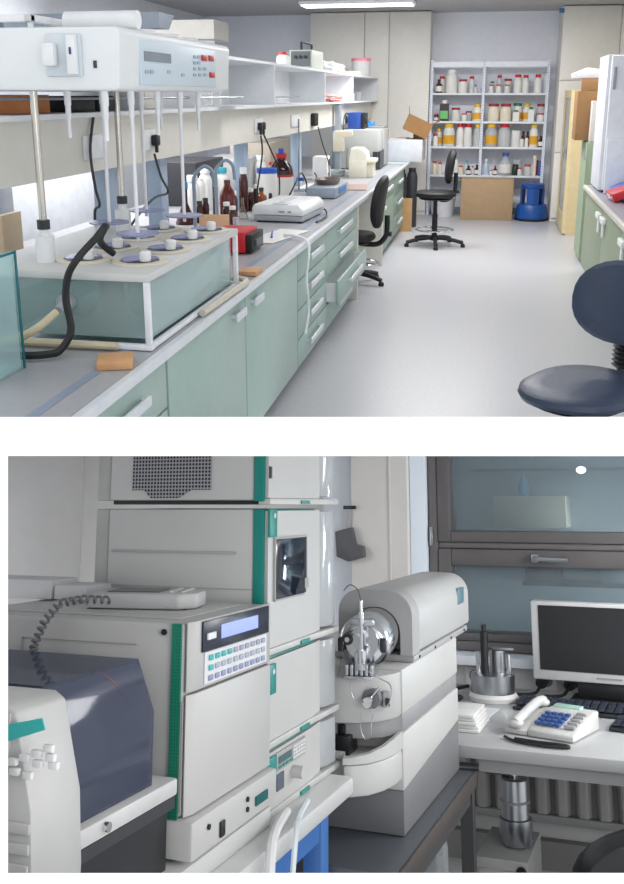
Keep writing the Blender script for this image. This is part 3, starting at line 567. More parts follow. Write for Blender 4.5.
# grey oven-like instrument with things on it, carton, white box
t = thing('grey_instrument', 'large light grey box instrument with a dark corner near the end of the bench', 'instrument', (0, 0, 0)); m = MB(); m.box(-1.91, -1.4, 11.32, 12.3, .912, 1.385, .008); part(t, 'case', m, mat('#b2b4b2', .4, noise=.03)); m = MB(); m.box(-1.3995, -1.375, 11.33, 11.75, .915, 1.12); m.box(-1.46, -1.3995, 11.3, 11.319, .915, 1.12); part(t, 'dark_panel', m, mat('#34383f', .4), 'dark corner panel'); m = MB(); m.box(-1.3995, -1.38, 11.76, 12.29, .92, 1.38, .004); part(t, 'door', m, mat('#a7a9a8', .35)); m = MB(); [m.cyl((x, y, .901), (x, y, .9115), .03, n=10) for x in (-1.86, -1.46) for y in (11.4, 12.2)]; part(t, 'foot', m, BLACK)
t = thing('blue_box', 'blue box with a black end on top of the grey instrument', 'box', (-1.68, 11.7, 1.386)); m = MB(); m.box(-.13, .03, -.2, .2, .001, .2, .006); part(t, 'body', m, mat('#2a50a4', .4)); m = MB(); m.box(.0305, .07, -.19, .19, .001, .195, .006); part(t, 'end', m, BLACK, 'black end'); m = MB(); m.cyl((.07, 0, .1), (.09, 0, .1), .04, n=12); part(t, 'knob', m, DARK)
m = MB(); m.tube([(-1.815, 11.62, 1.55), (-1.83, 11.5, 1.58), (-1.835, 11.35, 1.5), (-1.83, 11.25, 1.3)], .007); single('cable', 'black cable curving from the blue box over the instrument edge', 'cable', m, BLACK)
m = MB(); m.box(-.1, .1, -.2, .2, .001, .02, .004); single('notebook', 'flat grey case on top of the grey instrument beside the blue box', 'case', m, mat('#8a8f98', .4), (-1.5, 12.05, 1.386))
t = thing('paper_carton', 'cream folded top carton standing in front of the grey instrument', 'carton', (-1.44, 10.36, .9), 3)
m = MB(); m.box(-.15, .05, -.22, .22, .001, .19, .004); m.prism([(-.15, .19), (.05, .19), (.04, .27), (-.02, .32), (-.13, .32)], -.21, .21, 'y'); part(t, 'box', m, mat('#e6e2d2', .6)); m = MB(); m.box(.052, .12, -.18, .18, .001, .16, .004); m.rot(0); part(t, 'side_flap', m, mat('#dcd8c6', .6)); m = MB(); m.box(.04, .15, -.2, .2, .165, .2, .006); part(t, 'lid', m, mat('#e2decd', .6))
m = MB(); m.box(-1.55, -.965, 12.78, 13.4, .903, 1.2, .004); single('white_box', 'large white box sitting on the end of the bench', 'box', m, mat('#c8cbd1', .5))
m = MB(); m.box(-1.53, -1.2, 12.8, 13.38, 1.202, 1.21); m.rot(0); single('paper_sheet', 'sheets of paper lying on top of the large white box', 'paper', m, mat('#d9cfc8', .6))
m = MB(); m.box(-.14, .14, -.2, .2, .001, .003); single('paper_sheet', 'greenish sheet on the bench before the large white box', 'paper', m, mat('#b9cfc6', .5), (-1.3, 12.5, .9025))
def open_box(name, label, loc, sx, sy, sz, c, rz=0, ry=0, flaps=True):
    t = thing(name, label, 'box', loc, rz); m = MB(); d = .006; o = math.sin(R(abs(ry)))*sx/2
    for a in ((-sx/2, sx/2, -sy/2, sy/2, 0, d), (-sx/2, -sx/2+d, -sy/2, sy/2, d, sz), (sx/2-d, sx/2, -sy/2, sy/2, d, sz), (-sx/2+d, sx/2-d, -sy/2, -sy/2+d, d, sz), (-sx/2+d, sx/2-d, sy/2-d, sy/2, d, sz)): m.box(*a)
    m.rot(ry, 'Y'); m.mv(0, 0, o+.002); part(t, 'box', m, c)
    if flaps:
        m = MB(); m.box(-sx/2, -sx/2+.005, -sy/2, sy/2, sz+.001, sz+.1); m.rot(-25, 'Y', (-sx/2, 0, sz)); k = m.mark(); m.box(sx/2-.005, sx/2, -sy/2, sy/2, sz+.001, sz+.12); m.rot(40, 'Y', (sx/2, 0, sz), k); m.rot(ry, 'Y'); m.mv(0, 0, o+.002); part(t, 'flap', m, c)
    return t
open_box('cardboard_box', 'opened brown cardboard box tilted on top of the large white box', (-1.1, 13.0, 1.2), .36, .3, .22, mat('#906a42', .8), 6, 24)
block('cardboard_box', 'upright brown cardboard box standing on the white box behind the tilted open one', 'box', -1.14, -.97, 13.3, 13.38, 1.201, 1.4, mat('#98703f', .8)); 
crumple('blue_bag', 'crumpled bright blue plastic bag behind the grey instrument', (-1.68, 12.62, .9), .16, .14, .36, mat('#2b86c8', .4), 8)
# ---------------------------------------------------------------- chemical shelving
SX0, SX1, SXM, SY0, SY1 = -.955, .735, -.187, 14.1, 14.44
MT = mat('#dde4f0', .4); PUN = dotted('#dfe6f2', '#8f98b0', 26., .2)
t = thing('chemical_shelving', 'white perforated metal shelving full of chemical bottles against the back wall', 'shelving', (0, 0, 0))
for x in (SX0, SXM, SX1):
    for y in (SY0, SY1-.03):
        m = MB(); m.box(x-.02, x+.02, y, y+.03, .001, 2.3); part(t, 'upright', m, PUN)
m = MB(); m.box(SX0+.021, SXM-.021, SY0-.004, SY0+.02, 2.2, 2.275); m.box(SXM+.021, SX1-.021, SY0-.004, SY0+.02, 2.2, 2.275); part(t, 'top_bar', m, mat('#e6ecf5', .4))
ZS = [1.829, 1.418, 1.045, .621]
for z in ZS:
    for a, b in ((SX0, SXM), (SXM, SX1)):
        m = MB(); m.box(a+.021, b-.021, SY0, SY1-.03, z-.03, z, .003); part(t, 'shelf', m, mat('#e4e8f0', .4))
for x in (SX0-.02, SXM+.022): 
    m = MB(); m.box(x-.002+.02, x+.001+.02, SY0+.01, SY1-.04, 2.0, 2.003); 
AMB = mat('#5a2a16', .15); BRN = mat('#3a1a14', .15); BK = BLACK
YL = mat('#e3a92c', .5)
# px centre, width, height in px, kind, body, cap, label, row of depth (0 front, 1 back), label text
ROWS = [
 [(437.2, 7, 13, 'round', AMB, BK, WPL, 0, 'amber bottle with black cap and white label, at the end of the top shelf'),
  (440, 7, 16, 'tall', WPL, RED, None, 1, 'white bottle with red cap behind the amber bottle on the top shelf'),
  (449.4, 12, 23.5, 'tall', WPL, WHITE, None, 0, 'biggest white plastic bottle with white cap, on the top shelf'),
  (460.6, 9.3, 13, 'jar', WPL, DRED, None, 0, 'white jar with thin dark red lid next to the biggest white bottle'),
  (469.2, 6, 16, 'tall', WPL, RED, None, 1, 'white bottle with red cap behind the small blue capped one'),
  (473.3, 4.6, 8, 'round', TRL, BLUC, None, 0, 'small clear bottle with a blue cap on the top shelf'),
  (480, 4, 4, 'drum', CLR, BLUC, None, 0, 'tiny clear pot with blue lid beside the middle upright of the top shelf'),
  (489.5, 5, 11, 'tall', WPL, GRN, None, 1, 'white bottle with green cap beside the middle upright on the top shelf'),
  (488.6, 4.8, 8, 'jar', WPL, RED, None, 0, 'small red capped jar in front of the green capped bottle'),
  (496.4, 6, 17, 'tall', TRL, RED, None, 1, 'clear tall bottle with red cap on the top shelf'),
  (496, 6, 8, 'jar', WPL, RED, None, 0, 'small red capped jar in front of the clear tall bottle'),
  (505, 8.2, 13.5, 'jar', WCL, DRED, None, 1, 'wide jar with dark red lid on the top shelf right bay'),
  (504.3, 5.6, 8, 'jar', WPL, RED, None, 0, 'small red capped jar in front of the wide dark red lidded jar'),
  (514.6, 8, 17.5, 'tall', WPL, RED, None, 0, 'wider of the two adjoining tall white red capped bottles on the top shelf'),
  (522.3, 6.8, 17, 'tall', WPL, RED, None, 0, 'narrower of the two adjoining tall white red capped bottles on the top shelf'),
  (534.4, 7.6, 17.5, 'tall', WPL, RED, None, 0, 'tall white red capped bottle standing apart on the top shelf'),
  (542.4, 5.8, 18, 'tall', TRL, None, None, 0, 'translucent capless bottle at the outer end of the top shelf')],
 [(435.5, 5, 7, 'jar', BRN, RED, WPL, 0, 'small dark jar with red cap at the end of the second shelf'),
  (443.3, 9.4, 20, 'square', mat('#3a2a30', .4), WHITE, mat('#6cbf70', .5), 0, 'dark square canister with a green label on the second shelf'),
  (454.7, 9.4, 13, 'jar', WCL, DRED, None, 0, 'white jar with red lid beside the dark square canister'),
  (463.3, 5.3, 7.5, 'jar', WPL, RED, None, 0, 'small white jar with bright red cap on the second shelf left bay'),
  (467.6, 7, 9.5, 'jar', TRL, DRED, None, 1, 'clear jar with dark red lid behind the small bright red capped jar'),
  (476, 9.8, 16.5, 'tall', WPL, YEL, YL, 0, 'white bottle with yellow cap and yellow label on the second shelf left bay'),
  (481.6, 3, 8, 'tall', mat('#a04050', .4), DRED, None, 1, 'thin dark pink bottle behind the yellow capped bottle by the upright'),
  (492, 11.6, 17, 'jar', OCR, DRED, None, 0, 'big cream jar with dark red lid next to the middle upright, second shelf'),
  (504.2, 11.4, 17, 'jar', OCR, DRED, None, 0, 'big cream jar with dark red lid beside the green lidded jars'),
  (515.8, 9.6, 17.5, 'jar', WPL, GRN, YL, 1, 'large green lidded jar with orange label on the second shelf'),
  (514.5, 6.8, 11, 'square', WPL, GRN, None, 0, 'small green capped jar in front of the large green lidded one'),
  (525.2, 8.6, 17, 'tall', WPL, YEL, YL, 1, 'yellow capped bottle between green capped ones on the second shelf'),
  (529.4, 6.4, 14, 'square', WPL, GRN, None, 0, 'white square bottle with green cap in front of the yellow capped bottle'),
  (539.2, 9.4, 17, 'jar', TRL, DRED, None, 1, 'large clear jar with dark red lid at the outer end of the second shelf'),
  (539, 7.8, 8, 'jar', WPL, RED, None, 0, 'small white jar with red lid in front of the large clear jar')],
 [(438.8, 7.4, 17, 'tall', WCL, YEL, YL, 1, 'yellow capped bottle behind the small jar at the end of the third shelf'),
  (435.6, 5.2, 12, 'tall', WPL, RED, None, 0, 'small white bottle with red cap at the end of the third shelf'),
  (448.8, 12, 23, 'tall', WCL, YEL, YL, 0, 'large cloudy bottle with yellow cap and labels, third shelf left bay'),
  (459.8, 7.6, 22, 'tall', WPL, RED, None, 0, 'tall white red capped bottle beside the large cloudy yellow capped one'),
  (467.6, 8.4, 22, 'jar', WPL, RED, None, 0, 'wider white red lidded jar in the middle of the third shelf left bay'),
  (477.4, 8.4, 22, 'tall', TRL, YEL, None, 0, 'translucent bottle with yellow cap left of the middle upright, third shelf'),
  (491, 12.2, 23, 'tall', TRL, YEL, YL, 0, 'big clear bottle with yellow cap and labels right of the middle upright'),
  (504, 12.2, 23, 'tall', TRL, RED, None, 0, 'big clear bottle with red cap on the third shelf'),
  (515.7, 9.2, 16, 'drum', WPL, None, None, 0, 'plain white capless tub on the third shelf'),
  (523, 4.6, 15, 'round', AMB, BK, None, 1, 'amber bottle behind the small white bottles, nearer the plain tub'),
  (527.4, 4.6, 15, 'round', AMB, BK, None, 1, 'amber bottle behind the small white bottles, nearer the yellow capped one'),
  (522, 4, 8, 'tall', WPL, None, None, 0, 'small white bottle in front of the amber pair, nearer the plain tub'),
  (526.6, 4, 9, 'tall', WPL, None, None, 0, 'small white bottle in front of the amber pair, nearer the yellow capped one'),
  (533.6, 8.6, 22, 'tall', WPL, YEL, YL, 0, 'white bottle with yellow cap and orange label beside the dark bottle'),
  (541, 5.8, 11, 'round', BRN, BK, WPL, 0, 'dark bottle with white label at the outer end of the third shelf')],
 [(435.5, 5, 13, 'tall', OCR, RED, None, 0, 'cream bottle with red cap at the end of the lowest shelf'),
  (441, 4.6, 12, 'tall', OCR, RED, None, 0, 'cream bottle with red cap just behind the chair back, lowest shelf'),
  (457, 4.4, 15, 'tall', WPL, None, None, 0, 'white capless bottle right of the chair back, lowest shelf'),
  (462, 5, 9, 'jar', OCR, RED, None, 0, 'cream jar with red cap beside the cyan capped bottle'),
  (467.4, 6, 14, 'round', TRL, CYA, None, 1, 'clear bottle with cyan cap on the lowest shelf'),
  (469.8, 5.6, 9, 'round', BRN, BK, WPL, 0, 'dark bottle with white label before the cyan capped one'),
  (474, 3, 8, 'tall', WPL, DRED, None, 1, 'tiny white bottle with dark red cap between the dark bottles'),
  (478.4, 6, 10, 'round', BRN, BK, WPL, 0, 'dark dropper bottle left of the middle upright, lowest shelf'),
  (487.4, 6.4, 16, 'round', mat('#b9cde0', .3), WHITE, None, 0, 'pale blue wash bottle right of the middle upright, lowest shelf'),
  (495, 5.8, 15, 'flask', CLR, None, None, 1, 'clear conical flask on the lowest shelf'),
  (492.6, 3.2, 5, 'jar', WPL, RED, None, 0, 'tiny red capped jar in front of the conical flask'),
  (496.8, 4.6, 9.5, 'round', BRN, RED, WPL, 0, 'dark bottle with red cap in front of the conical flask'),
  (506.6, 13.4, 25, 'round', clear('#dfe6ea', .4, .08), BLUC, WPL, 0, 'big clear carboy with blue cap on the lowest shelf'),
  (518.6, 9, 15, 'drum', TRL, None, None, 1, 'clear open jar behind the dark green labelled jar'),
  (517, 6.6, 11, 'jar', mat('#23352e', .3), BK, None, 0, 'dark green jar on the lowest shelf'),
  (521.4, 4.2, 8, 'jar', WPL, RED, None, -1, 'small white jar with red cap touching the dark green jar'),
  (529.2, 8, 11, 'jar', TRL, RED, None, 0, 'wide clear jar with red lid on the lowest shelf'),
  (536.2, 3.6, 20, 'drum', OCR, None, None, 0, 'tall thin cream tube on the lowest shelf'),
  (538.9, 2.4, 15, 'drum', mat('#a83440', .4), None, None, 1, 'thin red tube between the cream and blue tubes'),
  (541.6, 3, 15, 'drum', mat('#3f68b8', .4), None, None, 0, 'thin blue tube at the outer end of the lowest shelf')]]
for zi, row in zip(ZS, ROWS):
    for px, wpx, hpx, kind, body, cap, lab, dep, txt in row:
        y = (14.18, 14.31, 0)[dep] if dep >= 0 else 14.13
        q = at(px, 140, y=y); kx = y/F*1.0
        sc_ = (q-CAM).dot(FW)/F
        hh = min(hpx*sc_, .337); r = wpx*sc_/2*.96
        if kind == 'square': r *= 1.38
        bottle('chemical_bottle' if kind not in ('jar', 'drum') else 'chemical_jar', txt, (q.x, y, zi), hh, r, kind, body, cap, lab, 'chemicals on the metal shelving', 'bottle' if kind not in ('jar', 'drum') else 'jar', (.12, .5), (r*.42 if kind == 'square' else None))
m = MB(); m.box(-.38, .38, -.17, .17, .001, .6, .004); bx = thing('cardboard_box', 'large closed brown cardboard box on the floor in front of the shelving', 'box', (-.06, 13.84, 0), 1)
part(bx, 'box', m, mat('#a98f70', .8, noise=.05)); m = MB(); m.box(-.38, .38, -.012, .012, .6005, .602); part(bx, 'tape', m, mat('#c9ae86', .4), 'shiny tape'); m = MB(); m.box(-.52, -.381, -.165, -.03, .58, .585); m.rot(-8, 'Y', (-.38, 0, .6)); part(bx, 'flap', m, mat('#a98f70', .8))
t = thing('step_stool', 'round blue step stool on the floor beside the cardboard box', 'stool', (.605, 13.83, 0)); SB = mat('#1d4f98', .35)
m = MB(); m.lathe([(0, .03), (.235, .03), (.24, .05), (.215, .22), (.205, .235), (0, .235)], n=32); part(t, 'lower_step', m, SB); m = MB(); m.lathe([(0, .47), (.16, .47), (.168, .485), (.165, .53), (.15, .54), (0, .54)], n=28); part(t, 'upper_step', m, SB)
m = MB(); [m.prism([(.175*math.cos(a+d)+0, .175*math.sin(a+d)) for d in (-.5, -.25, 0, .25, .5)]+[(.15*math.cos(a+d), .15*math.sin(a+d)) for d in (.5, .25, 0, -.25, -.5)], .236, .469) for a in (R(20), R(160), R(270))]; part(t, 'riser', m, SB)
m = MB(); m.lathe([(.2, .001), (.245, .001), (.245, .029), (.2, .029)], n=32, closed=True); part(t, 'base_rim', m, BLACK, 'black rim')
t = thing('waste_bin', 'white plastic bucket on the floor behind the far chair', 'bucket', (-.72, 14.02, 0)); m = MB(); m.lathe([(0, .001), (.16, .001), (.2, .3), (.205, .31), (.19, .31), (.15, .02), (0, .02)], n=24); part(t, 'bucket', m, mat('#d5d6dc', .4)); m = MB(); m.torus((0, 0, .29), .205, .008); part(t, 'rim', m, WHITE)
# ---------------------------------------------------------------- chairs
SEATB = mat('#111215', .6, bump=.3); PLB = mat('#141518', .4)
def ov(a, b, n=28, p=2.3, dx=0): return [(dx+a*math.copysign(abs(math.cos(2*math.pi*i/n))**(2/p), math.cos(2*math.pi*i/n)), b*math.copysign(abs(math.sin(2*math.pi*i/n))**(2/p), math.sin(2*math.pi*i/n))) for i in range(n)]
def chair(label, loc, rz, seat=.62, ring=True, seat_m=SEATB, sw=.22, sd=.21, bw=.19, bh=.38, b0=.14, leg=.3, bo=0., bellows=False):
    """swivel lab chair looking along +x, backrest at -x"""
    t = thing('swivel_chair', label, 'chair', loc, rz, None)
    m = MB(); m.pad(ov(sd, sw), seat-.075, seat, .0, .2); part(t, 'seat', m, seat_m)
    m = MB(); m.pad(ov(sd*.8, sw*.8), seat-.1, seat-.0755, 0, .1); part(t, 'seat_shell', m, PLB)
    m = MB(); m.pad(ov(bh/2, bw), 0, .075, .0, .2)
    m.xf(Matrix.Rotation(R(90), 4, 'Y')); [setattr(v, 'co', Vector((v.co.x+.9*v.co.y*v.co.y-.1*0, v.co.y, v.co.z))) for v in m.bm.verts]
    m.rot(-8, 'Y'); m.mv(-sd-.09+bo, 0, seat+b0+bh/2); part(t, 'backrest', m, seat_m)
    m = MB(); m.tube([(-.05, 0, seat-.105), (-sd-.02+bo, 0, seat-.105), (-sd-.1+bo, 0, seat-.03), (-sd-.115+bo, 0, seat+b0), (-sd-.115+bo, 0, seat+b0+.14)], .026, 10); br = part(t, 'back_support', m, PLB)
    if bellows:
        m = MB(); m.lathe([(.03, seat-.04)]+[(.05 if k % 2 else .038, seat-.03+.012*k) for k in range(18)]+[(.03, seat+.19)], (-sd-.118+bo, 0, 0), 18, sy=1.4); part(br, 'bellows', m, BLACK, 'ribbed rubber bellows')
    m = MB(); m.cyl((-sd-.126+bo, 0, seat+.0), (-sd-.16+bo, 0, seat+.0), .025, n=12); part(br, 'knob', m, BLACK)
    m = MB(); m.cyl((0, 0, .13), (0, 0, seat-.1005), .025, n=14); m.cyl((0, 0, .131), (0, 0, .13+(seat-.2)*.55), .034, n=14); part(t, 'gas_column', m, BLACK)
    m = MB(); m.lathe([(0, .07), (.06, .07), (.06, .12), (.045, .129), (0, .129)], n=18); part(t, 'hub', m, PLB)
    for k in range(5):
        a = R(72*k+18); c, s = math.cos(a), math.sin(a)
        m = MB(); m.tube([(.05*c, .05*s, .1), (leg*.6*c, leg*.6*s, .085), (leg*c, leg*s, .055)], .024, 8); l = part(t, 'leg', m, PLB)
        m = MB(); m.lathe([(0, .001), (.026, .001), (.03, .012), (.022, .04), (0, .055)], (leg*c, leg*s, 0), 12); part(l, 'foot', m, BLACK)
    if ring:
        m = MB(); m.torus((0, 0, .2), .225, .012, 36); [m.cyl((.035*math.cos(R(a)), .035*math.sin(R(a)), .2), (.215*math.cos(R(a)), .215*math.sin(R(a)), .2), .008, n=8) for a in (50, 170, 290)]; part(t, 'foot_ring', m, CHROME, 'chrome foot ring')
    return t
chair('black swivel chair with chrome foot ring standing free before the shelving', (-.66, 11.15, 0), 187, .67, sw=.24, sd=.25, bw=.17, bh=.42, b0=.08, leg=.36, bo=.13)
chair('black swivel chair pushed into the knee space of the long bench', (-1.285, 8.7, 0), 176, .5, sw=.22, sd=.2, bw=.2, bh=.52, b0=.04, leg=.3)
BLU = mat('#303d54', .4, bump=.35, scale=5)
chair('dark blue grey swivel chair nearest the viewer, with ribbed rubber bellows under its backrest', (.47, 4.2, 0), 238, .5, False, BLU, .27, .33, .25, .42, .1, .3, bellows=True)
# ---------------------------------------------------------------- right side: bench, vitrine, freezer
t = thing('worktop', 'grey worktop of the short bench along the right wall', 'worktop', (0, 0, 0))
m = MB(); m.box(.97, 2.39, 5.6, 9.8, .87, .9); part(t, 'top', m, mat('#9a9aa4', .35, noise=.04, scale=30)); m = MB(); m.box(.935, .969, 5.6, 9.8, .862, .902, .005); part(t, 'front_edge', m, mat('#cdc9c0', .4), 'pale front edge')
for i, (y0, y1) in enumerate(((8.15, 9.75), (5.7, 8.15))):
    t = thing('bench_cabinet', ['green single door cabinet at the far end of the right hand bench', 'green cabinet of the right hand bench behind the foreground chair'][i], 'cabinet', (0, 0, 0), 0, 'green cabinets of the right hand bench')
    m = MB(); m.box(.985, 2.3, y0+.004, y1-.004, .1, .86); m.box(1.05, 2.3, y0+.004, y1-.004, .001, .1); part(t, 'carcass', m, mat('#c8c6b4', .5))
    for a, b in ((y0, (y0+y1)/2), ((y0+y1)/2, y1)) if i else ((y0, y1),):
        m = MB(); m.box(.965, .984, a+.006, b-.006, .08, .855, .003); d = part(t, 'door', m, GREENR)
        yy = b-.14 if i else a+.2
        m = MB(); m.box(.93, .9645, yy-.11, yy+.11, .74, .79, .006); part(d, 'handle', m, WHITE, 'white handle')
        m = MB(); m.box(.945, .9645, yy-.03, yy+.03, .62, .738, .004); part(d, 'latch', m, WHITE, 'white latch')
t = thing('display_case', 'tall cream display case with a glass front beside the back cupboards', 'cabinet', (0, 0, 0)); VC = mat('#cdbb92', .5, noise=.04)
m = MB(); m.box(0.99, 1.59, 12.35, 12.39, .001, 1.86); m.box(0.99, 1.59, 13.52, 13.56, .001, 1.86); m.box(1.55, 1.59, 12.391, 13.519, .001, 1.86); m.box(0.99, 1.549, 12.391, 13.519, .001, .2); m.box(0.99, 1.549, 12.391, 13.519, 1.82, 1.86); part(t, 'body', m, VC)
m = MB(); m.box(0.95, 0.9895, 12.35, 12.44, .02, 1.86); m.box(0.95, 0.9895, 13.47, 13.56, .02, 1.86); m.box(0.95, 0.9895, 12.441, 13.469, .02, .26); m.box(0.95, 0.9895, 12.441, 13.469, 1.76, 1.86); fr_ = part(t, 'door_frame', m, mat('#d3c299', .5))
m = MB(); m.box(0.965, 0.975, 12.441, 13.469, .261, 1.759); part(fr_, 'glass', m, clear('#9aa4b4', .35, .05)); m = MB(); m.box(0.935, 0.9495, 12.95, 13.0, .95, 1.12, .004); part(fr_, 'handle', m, STEEL)
for z in (.7, 1.15, 1.5):
    m = MB(); m.box(1.01, 1.54, 12.4, 13.51, z, z+.015); part(t, 'shelf', m, mat('#8a93a2', .4))
m = MB(); m.box(1.25, 1.55, 12.6, 12.75, .9, 1.05); 
for i, (x, y, z, s) in enumerate(((1.09, 12.7, .7155, .28), (1.11, 13.1, .7155, .32), (1.09, 12.9, 1.1655, .24), (1.13, 12.8, .2005, .35))):
    m = MB(); m.box(-.06, .2, -.1, .1, .001, s, .006); single('stored_box', ['grey box on the lower glass shelf of the display case, nearer end', 'grey box on the lower glass shelf of the display case, farther end', 'pale box on the middle shelf of the display case', 'dark box on the floor of the display case'][i], 'box', m, (mat('#6d7684', .5), mat('#848c98', .5), mat('#b4bac4', .5), mat('#4d545f', .5))[i], (x, y, z))
block('cardboard_box', 'large brown cardboard box on top of the display case, lower one', 'box', 1.08, 1.62, 12.4, 12.9, 1.862, 2.06, CARD, 0) if 0 else None
B1 = mat('#8f6c46', .8)
t = thing('green_cabinet', 'narrow tall green cabinet between the display case and the white freezer', 'cabinet', (0, 0, 0)); m = MB(); m.box(1.01, 1.8, 10.25, 10.9, .001, 1.32, .004); part(t, 'body', m, mat('#8d9c84', .5)); m = MB(); m.box(.988, 1.0095, 10.26, 10.89, .05, 1.3); d = part(t, 'door', m, mat('#95a58c', .5)); m = MB(); m.box(.97, .9875, 10.34, 10.37, 1.12, 1.22); part(d, 'handle', m, STEEL)
m = MB(); m.box(-.16, .2, -.2, .2, .001, .52, .004); single('cardboard_box', 'tall upright brown cardboard box stacked on the green cabinet', 'box', m, B1, (1.03, 10.66, 1.321), 0)
m = MB(); m.box(-.13, .16, -.09, .09, .001, .42, .004); single('white_carton', 'tall grey white carton in front of the upright brown box', 'carton', m, mat('#cdc8c4', .6), (1.14, 10.35, 1.321), 0)
m = MB(); m.box(-.14, .2, -.17, .17, .001, .13, .004); single('cardboard_box', 'topmost brown cardboard box under the crumpled papers', 'box', m, mat('#9a744c', .8), (1.06, 10.66, 1.842), -6)
m = MB(); m.prism([(-.24, .0), (.14, .0), (.16, .07), (-.1, .11), (-.25, .05)], -.14, .14, 'y', .006); m.mv(0, 0, .002); single('paper_bag', 'grey white paper packet lying on the topmost brown box', 'packet', m, mat('#d6d8dc', .6), (1.06, 10.66, 1.974), 0)
m = MB(); m.box(-.02, .0, -.1, .1, .001, .1); m.rot(-18, 'Y'); m.mv(0, 0, .01); single('red_folder', 'narrow red folder standing at the end of the paper packet', 'folder', m, RED, (1.265, 10.66, 1.974), 0)
t = thing('freezer', 'tall white scuffed freezer standing on the right hand bench', 'freezer', (0, 0, .9)); FRZ = mat('#d9dbe2', .5, noise=.06, scale=8)
m = MB(); m.box(1.0, 1.8, 9.05, 9.75, .02, 1.26, .01); part(t, 'body', m, FRZ); m = MB(); m.box(1.03, 1.79, 9.0, 9.0495, .03, 1.25, .012); d = part(t, 'door', m, mat('#e3e7ee', .35)); m = MB(); m.box(1.05, 1.075, 8.975, 8.9995, .95, 1.15, .006); part(d, 'handle', m, mat('#9aa2b0', .4)); m = MB(); [m.box(x, x+.05, y, y+.05, .001, .0195) for x in (1.04, 1.7) for y in (9.08, 9.66)]; part(t, 'foot', m, BLACK)
m = MB(); m.box(-.16, .5, -.02, .02, .001, .5, .004); m.rot(-4, 'X'); m.mv(0, 0, .004); single('white_board', 'white rigid sheet leaning against the freezer door behind the binders', 'sheet', m, mat('#dfe4ee', .4), (1.2, 8.92, .9), 0)
def binder(label, c, loc, rz, ry):
    t = thing('ring_binder', label, 'binder', loc, rz); m = MB(); m.box(-.28, .04, -.16, .16, 0, .07, .004); m.rot(ry, 'Y'); m.mv(0, 0, .29*math.sin(R(abs(ry)))*(1 if ry < 0 else 0)+.003); part(t, 'cover', m, c)
    m = MB(); m.box(-.284, -.2805, -.05, .1, .012, .058); m.cyl((-.2845, -.11, .035), (-.2805, -.11, .035), .014, n=12); m.rot(ry, 'Y'); m.mv(0, 0, .29*math.sin(R(abs(ry)))*(1 if ry < 0 else 0)+.003); part(t, 'spine_label', m, mat('#d8dadf', .5), 'white spine label'); return t
t = binder('red ring binder with a white spine label lying tilted on the right hand bench', RED, (1.3, 8.34, .9), 4, -20)
t = binder('bright blue ring binder lying behind the red one', mat('#2558b4', .4), (1.36, 8.7, .9), -3, -24)
# ================================================================ LOWER STOREY: the instrument laboratory (its own floor, walls and axes)
NEAR, MID, FAR = 1.081, 1.15, 1.265
room(MB_, FAR)
GW = mat('#b9b8b7', .45, noise=.02); GL = mat('#c4c3c1', .42, noise=.015); GM = mat('#a3a3a3', .45, noise=.02); GD = mat('#77777a', .45)
TEAL = mat('#0c8a80', .4); NAVY = mat('#141c33', .25); INK = mat('#1a1b1e', .4)
def st(name, m_, *boxes):
    m = MB(); [m.box(*b) for b in boxes]
    if name == 'wall_left': m.cut(ROOM @ Matrix.Diagonal((SC, SC, SC, 1)), *_plane(440, 1))
    return struct(name, m, m_)
FZ = -1.19
st('floor', mat('#6f7276', .5, noise=.05), (-2.4, .9, .9, 3.3, FZ-.05, FZ))
st('wall_left', mat('#c9c9ca', .8, noise=.02), (-2.2, -2.11, .9, 3.05, FZ, .24))
WX0, WX1, WZ0, WZ1 = -.745, .62, -.45, .26
st('wall_back', mat('#cfcfce', .8, noise=.02), (-2.109, WX0-.001, 2.95, 3.05, FZ, .26), (WX0-.001, WX1, 2.95, 3.05, FZ, WZ0-.002), (WX1+.001, .9, 2.95, 3.05, FZ, .26))
st('trim_4', mat('#d2d0cd', .6, noise=.02), (-.99, -.80, 2.87, 2.949, FZ, .25), (-.86, -.855, 2.866, 2.87, FZ, .25))
st('trim_5', mat('#dfe8f2', .6, noise=.01), (-.798, WX0-.003, 2.9, 2.949, FZ, .25))
st('trim_6', mat('#d3d9e2', .6, noise=.01), (-1.1, -1.0, 2.9, 2.949, FZ, .25))
# window with two sashes, and the next room seen through it
WF = mat('#646061', .45, noise=.02); WF2 = mat('#5a5758', .45)
win = struct('window_1', (lambda m: [m.box(*b, .004) for b in ((WX0, WX0+.03, 2.93, 3.04, WZ0, WZ1), (WX1-.05, WX1, 2.93, 3.04, WZ0, WZ1), (WX0+.031, WX1-.051, 2.93, 3.04, WZ0, WZ0+.03), (WX0+.031, WX1-.051, 2.935, 3.04, -.137, -.118))] and m)(MB()), WF)
def sash(z0, z1, gl0, gl1):
    m = MB(); x0, x1 = WX0+.031, WX1-.051
    m.box(x0, -.672, 2.925, 3.02, z0, z1, .004); m.box(x1-.05, x1, 2.925, 3.02, z0, z1, .004); m.box(-.6715, x1-.051, 2.925, 3.02, z0, gl0, .004); m.box(-.6715, x1-.051, 2.925, 3.02, gl1, z1, .004)
    s = struct('window_frame', m, WF2, win)
    m = MB(); m.box(-.671, x1-.051, 2.97, 2.975, gl0, gl1); struct('window_pane', m, clear('#aab6bc', .22, .03, '#d3dade'), s)
    return s
s1 = sash(-.117, .26, -.082, .255); s2 = sash(-.419, -.138, -.395, -.19)
m = MB(); m.box(-.744+.004, -.73, 2.918, 2.9295, -.13, -.07, .002); struct('window_hinge', m, STEEL, win)
